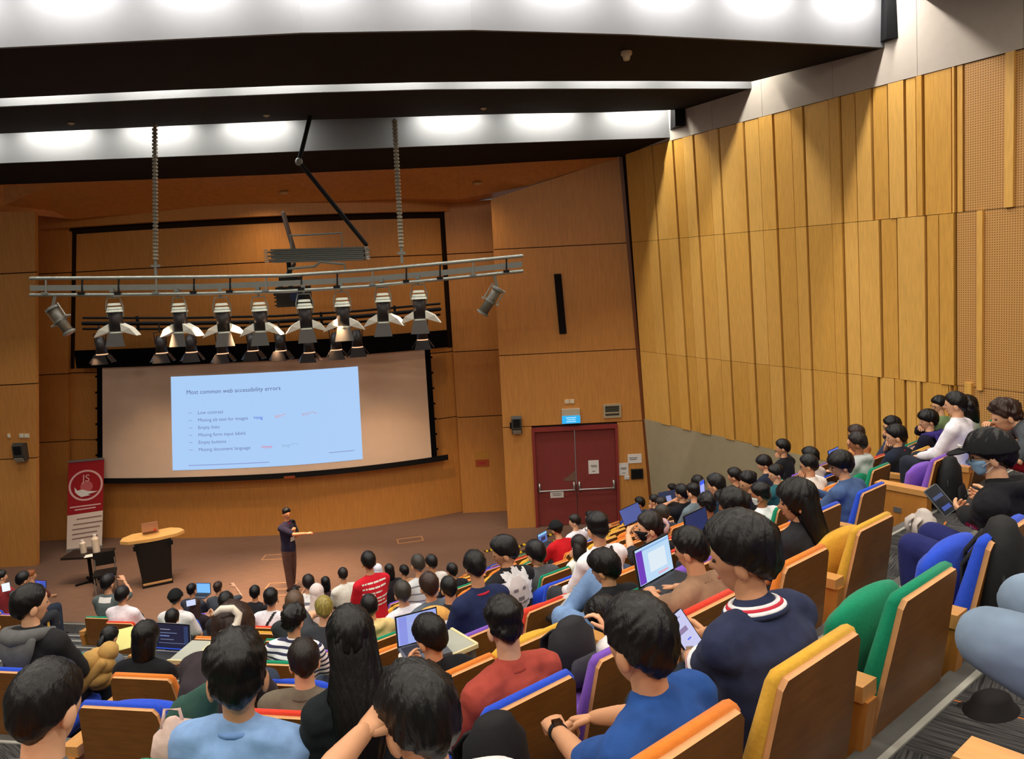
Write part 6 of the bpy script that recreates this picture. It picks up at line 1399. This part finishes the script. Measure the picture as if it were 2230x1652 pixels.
def fill_label(k, b, t, col):
    p0 = frame(b)[0] * CK(k) + frame(b)[1] * t; c = CCOL[col][0]
    for Q in sorted(PL, key=lambda Q: abs(Q['loc'][0] - p0[0]) + abs(Q['loc'][1] - p0[1])):
        rel = 'beside' if Q['k'] == k else ('behind' if Q['k'] > k else 'in front of')
        l = 'empty folded %s chair %s the %s' % (c, rel, ' '.join(Q['label'].split(',')[0].split()[:8]))
        if l not in SEEN_L: SEEN_L.add(l); return l
for k in range(2, 12):
    for b in 'RL':
        n, tv = frame(b); Q = corner(CK(k)); tq = float(Q @ tv); lo, hi = (tq + .4, 99) if b == 'R' else (-99, tq - .4)
        t = lo if b == 'R' else hi
        for j in range(40):
            Pn = n * CK(k) + tv * t; uu = Pn[0] / max(Pn[1], .1)
            if abs(uu) > .69: break
            sw_ = float((Pn - B0)[:2] @ NIN[:2])
            aisle = (uu < -.40 and k >= 3) or (k == 2 and b == 'R' and 6.0 < t < 7.6)
            if not aisle and sw_ > 1.0 and all(not (c[0] == k and c[1] == b and abs(c[2] - t) < .60) for c in CHAIRS):
                col = fr.choice('oybgpr'); NFILL += 1
                chair(k, b, t, col, True, fill_label(k, b, t, col), 'empty chairs among the rows'); t += (.65 if b == 'R' else -.65)
            else: t += (.13 if b == 'R' else -.13)
            if b == 'R' and t > tq + 16 or b == 'L' and t < tq - 12: break
print('CHAIRS', len(CHAIRS), 'FILL', NFILL, 'PEOPLE', len(PEOPLE))
# ------------------------------------------------------------------ things people hold or have brought
def wpt(x, y, k, c, b=None):  # pixel at a known distance in front of row k
    d = ray(x, y); b = b or blk(d); n = frame(b)[0]; return EYE + d * (CK(k) + .29 + c) / (d @ n), b
def lap_at(x, y, k, c, w, h, col, label, tilt=.3, lines=(), es=.9, rz=0.0, body=(96, 98, 104), d=.22, pitch=0):
    P, b = wpt(x, y, k, c); return laptop('laptop', tuple(P), -heading(b) + rz, w, d, h, tilt, col, label, body, es, lines=lines, pitch=pitch)
lap_at(1432, 1266, 1, .62, .37, .235, (190, 222, 250), 'dark grey laptop with bright page and purple side bar, before the brown T-shirt', .18, [(-.41, -.02, .18, .92, (112, 60, 190)), (.09, .0, .5, .55, (226, 240, 250)), (.09, .43, .82, .06, (150, 190, 236)), (.2, -.4, .3, .05, (236, 170, 190))], .95, .12, (60, 62, 68), .25)
lap_at(912, 1404, 2, .62, .27, .20, (160, 176, 238), 'thin black-edged laptop with blank lavender screen, raised before the black T-shirt', .05, [(-.36, 0, .2, .96, (140, 150, 232)), (.12, .1, .6, .02, (176, 190, 244)), (.12, .2, .6, .02, (176, 190, 244))], .95, -.22)
lap_at(377, 1421, 3, .62, .30, .21, (24, 28, 58), 'laptop showing dark code editor before the woman with black bob', .12, [(-.2, .3, .3, .018, (170, 180, 200)), (-.1, .16, .5, .018, (130, 150, 190)), (-.22, .04, .28, .05, (100, 120, 170)), (-.15, -.1, .4, .018, (140, 150, 180)), (0, -.24, .8, .02, (110, 120, 150)), (0, -.46, .98, .04, (50, 90, 220)), (.42, .1, .12, .7, (44, 60, 100))], .9, -.05, (150, 152, 160))
lap_at(444, 1293, 11, .55, .29, .20, (130, 196, 255), 'bright blue laptop screen in the front row left of the bare arm', .1, [(0, .46, .98, .05, (90, 150, 240))], .95, 0)
lap_at(89, 1288, 11, .5, .27, .21, (72, 92, 190), 'blue-screened laptop at far left before the ginger head', .15, [(-.2, .3, .3, .03, (150, 170, 230)), (-.2, .12, .24, .05, (150, 170, 230)), (0, .46, .98, .05, (110, 100, 240))], .9, -.1)
lap_at(1183, 1184, 7, .55, .24, .17, (90, 120, 190), 'small laptop with light blue banner before the red T-shirt and cap', .1, [(0, .38, .98, .2, (150, 216, 250)), (.05, -.1, .5, .4, (46, 50, 86))], .9, .25)
lap_at(1521, 1169, 2, .62, .34, .21, (44, 52, 96), 'laptop with dim dark blue screen before the olive T-shirt', .15, [], .8, .1, (40, 42, 50))
lap_at(1819, 1013, 3, .55, .30, .20, (104, 128, 226), 'laptop with plain periwinkle screen behind the denim shirt', .15, [(0, -.3, .1, .05, (70, 90, 180))], .9, .1, (90, 90, 110))
lap_at(1530, 1082, 6, .45, .20, .27, (150, 160, 250), 'upright narrow screen with blue head band, right of the cropped hair', .05, [(0, .38, .98, .22, (50, 90, 240)), (0, -.06, .8, .5, (170, 180, 252))], .95, .3)
def slab(name, cat, P, R, w, h, th, label, shell, scol=None, es=.9, lines=(), rim=.004):
    """flat device or book: local x width, y height, z screen normal"""
    o = tag(empty(name, tuple(P)), label, cat); o.matrix_world = Matrix([list(R[i]) + [P[i]] for i in range(3)] + [[0, 0, 0, 1]])
    mb = MB(); n = []; r = min(w, h) * .12
    for cx, cy, a0 in ((w / 2 - r, h / 2 - r, 0), (-w / 2 + r, h / 2 - r, 1), (-w / 2 + r, -h / 2 + r, 2), (w / 2 - r, -h / 2 + r, 3)):
        for i in range(4): a = (a0 + i / 3) * math.pi / 2; n.append(V3(cx + r * math.cos(a), cy + r * math.sin(a), -th))
    mb.prism(n[::-1], (0, 0, th)); mb.build('shell', shell, o)
    if scol: mb = MB(); mb.box((0, 0, .0008), (w - 2 * rim, h - 2 * rim, .0012)); mb.build('display', screenmat('display_light', scol, es), o)
    for (x, y, ww, hh, col) in lines: mb = MB(); mb.box((x * w, y * h, .0018), (ww * w, hh * h, .0008)); mb.build('display_area', screenmat('display_light', col, es), o)
    return o
def facing(P, target, upish=V3(0, 0, 1), roll=0.0):
    z = np.array(target) - np.array(P); z /= np.linalg.norm(z); x = np.cross(upish, z); x /= np.linalg.norm(x); y = np.cross(z, x)
    c, s = math.cos(roll), math.sin(roll); x, y = c * x + s * y, -s * x + c * y; return np.stack([x, y, z], 1)
def headw(key): P = PEOPLE[key]; return np.array(P['o'].matrix_basis @ Vector(P['headpos']))
M_PHB = mat('phone_black', (20, 20, 24), .3, .5, 0); M_PHT = mat('phone_teal', (30, 130, 130), .4, .4, 0)
P, _ = wpt(1496, 1382, 0, .30); slab('smartphone', 'phone', P, facing(P, headw('navy') + V3(.25, -.5, .1), roll=.35), .085, .172, .009, 'smartphone with a light page held by the man in navy', M_PHB, (206, 206, 244), .95, [(-.1, .12, .6, .10, (150, 130, 170)), (.15, -.33, .4, .10, (90, 90, 110)), (0, -.08, .2, .03, (90, 110, 240)), (.0, .38, .4, .02, (150, 150, 190))])
P, _ = wpt(2048, 1088, 0, .60); slab('smartphone', 'phone', P, facing(P, headw('hoodie') + V3(.0, -.6, .1), roll=.6), .095, .19, .012, 'dark smartphone showing small blue clips held by the hooded person', mat('phone_silver', (120, 126, 130), .35, .5, 0), (18, 20, 28), .9, [(0, .12, .7, .12, (70, 84, 130)), (0, -.28, .6, .14, (70, 90, 170))])
P, _ = wpt(1272, 1300, 2, .52); slab('smartphone', 'phone', P, facing(P, headw('jeansboy') + V3(0, -.8, .2), roll=.3), .10, .19, .012, 'teal-cased smartphone with pale chat page in the jeans boy hand', M_PHT, (196, 206, 240), .95, [(0, .38, .9, .14, (60, 150, 150)), (.1, -.2, .4, .04, (240, 140, 160))])
P, _ = wpt(1248, 1318, 2, .58); slab('notebook', 'notebook', P - V3(0, 0, .02), facing(P, headw('jeansboy') + V3(-.1, -.8, .6), roll=.2), .26, .22, .015, 'white closed notebook resting on the raised blue jeans knee', M_PAPER)
P, _ = wpt(13, 1278, 9, .4); slab('smartphone', 'phone', P, facing(P, EYE), .12, .14, .01, 'glowing white phone at the far left picture edge', M_PHB, (240, 246, 255), 1.0)
P, _ = wpt(416, 1312, 8, .5); slab('smartphone', 'phone', P, facing(P, EYE), .13, .09, .01, 'tiny lit phone between the black cap and the brown hair', M_PHB, (210, 220, 255), .95)
P, _ = wpt(1375, 1119, 3, .72); slab('tablet', 'tablet', P, facing(P, headw('scrunchie') + V3(.3, -.9, -.1), roll=.33), .21, .17, .01, 'raised tablet with dusky blue screen beside the door frame', M_PHB, (84, 98, 164), .9)
P, _ = wpt(1455, 1081, 7, .5); slab('tablet', 'tablet', P, facing(P, EYE, roll=.2), .33, .20, .02, 'dark blue cased tablet with small white panel held high by the corner', mat('case_navy', (28, 46, 84), .5, .3, 0), (26, 44, 84), .6, [(.02, -.16, .26, .5, (176, 186, 246))])
P, _ = wpt(1450, 1081, 7, .5)
P, _ = wpt(270, 1390, 4, .5); slab('notebook', 'notebook', P, facing(P, EYE + V3(0, 0, 6)), .19, .2, .012, 'open yellow notebook beside the low ponytail', mat('yellow_paper', (226, 220, 140), .8, .1, .03))
P, _ = wpt(902, 1440, 2, .50); slab('writing_pad', 'pad', P, facing(P, EYE + V3(0, 0, 5), roll=.12), .17, .16, .008, 'white pad under the hand of the man at the lavender screen', M_PAPER)
P, _ = wpt(660, 1602, 1, .15); slab('booklet', 'booklet', P, facing(P, EYE, roll=.1), .05, .06, .03, 'small cream booklet by the elbow of the very long black hair', mat('cream_paper', (236, 222, 200), .8, .1, 0))
P, _ = wpt(2300, 1262, -1, .50); slab('closed_laptop', 'laptop', P, facing(P, EYE + V3(.4, .3, 4), roll=-.3), .36, .25, .018, 'closed silver laptop cut by the right picture edge', mat('laptop_silver', (190, 188, 186), .35, .5, 0, metal=.4))
# fold-out writing boards of the chairs
def board(x, y, k, c, label, rz=0):
    P, b = wpt(x, y, k, c); o = tag(empty('writing_board', tuple(P), -heading(b) + rz), label, 'board'); mb = MB(); mb.box((0, 0, 0), (.17, .28, .022)); mb.build('board_top', mat('board_grey', (168, 170, 158), .5, .3, 0), o); mb = MB(); mb.box((.09, 0, 0), (.02, .29, .03)); mb.box((0, -.146, 0), (.19, .014, .026)); mb.build('edge_band', mat('board_edge', (222, 206, 160), .5, .3, 0), o)
    mb = MB(); mb.cyl((.07, -.12, -.02), (.07, -.12, -.25), .02, 8); mb.build('pivot_arm', M_STEEL, o)
board(418, 1418, 3, .45, 'fold-out grey writing board right of the dark code laptop'); board(985, 1398, 2, .60, 'fold-out grey-green writing board right of the man at the lavender screen')
# bags
def backpack(P, rz, w, h, d, label, col, pocket=None, tiltx=0.0, logo=None, name='backpack', dome=False):
    o = tag(empty(name, tuple(P), rz), label, 'bag'); o.rotation_euler = (tiltx, 0, rz); m = mat('bag_cloth_' + str(col), col, .75, .25, .12, 14, .3)
    mb = MB(); mb.tube([(0, 0, .02), (0, 0, h * .25), (0, 0, h * .6), (0, 0, h * .88), (0, 0, h * .97)], [(w * .46, d * .44), (w * .5, d * .5), (w * .5, d * .48), (w * .47, d * .42), (w * .36, d * .3)], 20, lat=(1, 0, 0)); mb.build('bag_body', m, o, True)
    mb = MB(); mb.tube([(0, -d * .42, h * .12), (0, -d * .5, h * .3), (0, -d * .44, h * .5)], [(w * .34, d * .16), (w * .38, d * .2), (w * .33, d * .12)], 14, lat=(1, 0, 0)); mb.build('front_pocket', mat('bag_cloth_' + str(pocket or col), pocket or col, .7, .25, .1, 14, .3), o, True)
    for s in (-1, 1):
        mb = MB(); pts = [(s * w * .2, d * .35, h * .9), (s * w * .25, d * .62, h * .7), (s * w * .28, d * .6, h * .35), (s * w * .32, d * .4, h * .12)]; mb.tube(pts, [(.03, .008)] * 4, 8, lat=(1, 0, 0)); mb.build('shoulder_strap', m, o, True)
    mb = MB(); mb.tube([(-.05, 0, h * .95), (-.04, 0, h * 1.05), (.04, 0, h * 1.05), (.05, 0, h * .95)], [.01] * 4, 8); mb.build('handle', m, o, True)
    mb = MB(); n = 16; mb.tube([(w * .5 * math.cos(a), -d * .1 + d * .1 * math.sin(a), h * .55 + h * .42 * math.sin(a)) for a in np.linspace(.05, math.pi - .05, n)], [.006] * n, 6); mb.build('zip', mat('zip_dark', (50, 50, 54), .4, .4, 0), o)
    if logo: mb = MB(); mb.box((0, -d * .64, h * .3), (w * .3, .01, h * .1)); mb.build('badge', mat('bag_badge', logo, .5, .3, 0), o)
    return o
def bag_at(x, y, k, c, *a, **kw): P, b = wpt(x, y, k, c); return backpack(P, *a, **kw)
P, _ = wpt(1075, 1572, 0, .30); backpack(P - V3(0, 0, .345), .6, .21, .33, .18, 'glossy black rounded bag on the seat left of the royal blue T-shirt', (24, 24, 27))
P, _ = wpt(2172, 1392, -1, .66); backpack(P, -heading('R') + .3, .32, .46, .2, 'black backpack with grey straps behind the empty blue chair', (30, 30, 32), (26, 26, 28))
P, _ = wpt(2155, 1622, -1, .52); backpack(P - V3(0, 0, .05), .4, .26, .2, .2, 'black and red bag on the floor near the right lower corner', (30, 26, 28), (70, 40, 40))
P, _ = wpt(2066, 1085, 2, -.36); backpack(P - V3(0, 0, .1), -heading('R') + .2, .34, .46, .22, 'black backpack hung behind the purple aisle chair', (28, 28, 30), (30, 30, 34), logo=(120, 122, 140))
P, _ = wpt(2012, 1165, 0, .85); backpack(P - V3(0, 0, .02), -heading('R') + .9, .2, .17, .15, 'white bag with red and navy trim before the hooded person', (196, 186, 180), (150, 40, 60))
P, _ = wpt(1248, 1475, 1, .25); backpack(P, -heading('R'), .26, .26, .2, 'black patterned backpack on a lap beside the slumped white T-shirt', (40, 40, 44), (60, 60, 70))
P, _ = wpt(1216, 1395, 2, .30); backpack(P - V3(0, 0, .04), -heading('R'), .2, .11, .14, 'dark shoulder bag lying behind the yellow chair top', (44, 48, 50))
# orange and white cap-like hood lying over a shoulder
P, _ = wpt(945, 1345, 4, -.05); o = tag(empty('folded_jacket', tuple(P), .2), 'orange and white folded jacket above the lavender screen', 'jacket')
mb = MB(); mb.ball((0, 0, 0), (.15, .10, .10), 14, 9); mb.build('orange_panel', cloth((216, 160, 84), 'jacket_cloth'), o, True); mb = MB(); mb.ball((0, -.02, -.05), (.19, .12, .07), 14, 9); mb.build('white_panel', cloth((214, 210, 212), 'jacket_cloth'), o, True)
# clothes over chairs at left
P, _ = wpt(418, 1588, 1, .12); o = tag(empty('jacket', tuple(P), .2), 'dark green jacket draped beside the pale blue shirt', 'jacket')
o.scale = (.78,) * 3
mb = MB(); mb.tube([(.04, 0, -.12), (.0, 0, .0), (.03, 0, .10), (.09, 0, .17)], [(.13, .10), (.14, .10), (.11, .08), (.06, .05)], 16, lat=(1, 0, 0)); mb.tube([(-.02, 0, .12), (-.10, -.02, .0), (-.12, -.03, -.1)], [.06, .06, .05], 10); mb.build('jacket_cloth', cloth((52, 82, 74), 'jacket_cloth'), o, True)
mb = MB(); mb.box((-.035, -.10, .08), (.02, .01, .05)); mb.build('metal_clip', M_STEEL, o)
P, _ = wpt(388, 1612, 1, .0); o = tag(empty('pink_bag', tuple(P), .3), 'pale pink cloth bag under the dark green jacket', 'bag')
o.scale = (.8,) * 3
mb = MB(); mb.tube([(0, 0, -.09), (0, 0, -.03), (-.01, 0, .06), (-.02, 0, .09)], [(.10, .06), (.12, .08), (.09, .06), (.04, .03)], 28, lat=(1, 0, 0)); mb.build('bag_body', cloth((226, 196, 184), 'pink_cloth'), o, True); mb = MB(); mb.tube([(-.06, 0, .08), (-.04, 0, .16), (.02, 0, .15), (.03, 0, .07)], [.008] * 4, 6); mb.build('bag_strap', cloth((206, 174, 164), 'pink_cloth'), o, True)
P, _ = wpt(215, 1462, 3, .25); o = tag(empty('fleece_jacket', tuple(P), .2), 'crumpled tan fleece between the green chair and the black T-shirt', 'jacket')
mb = MB()
for i in range(9): a = i * 2.4; mb.ball((.09 * math.cos(a) * (i / 9), .05 * math.sin(a), -.06 + .03 * i * .8), (.10 - .004 * i, .08, .07), 10, 7)
mb.build('fleece', cloth((186, 146, 84), 'fleece_cloth'), o, True); mb = MB(); mb.tube([(-.12, -.06, -.1), (-.04, -.1, 0), (.06, -.1, .1)], [.035, .04, .035], 8); mb.build('sleeve', cloth((178, 138, 78), 'fleece_cloth'), o, True)
# the chair beside the viewer at the lower right
Pq = onz(2096, 1612, FZ(-1) + .65) + TR * .325 - NR * .335; chair(-1, 'R', float(Pq @ TR), 'p', True, 'purple auditorium chair with oak armrest at the lower right corner', dcx=float(Pq @ NR) - CK(-1))
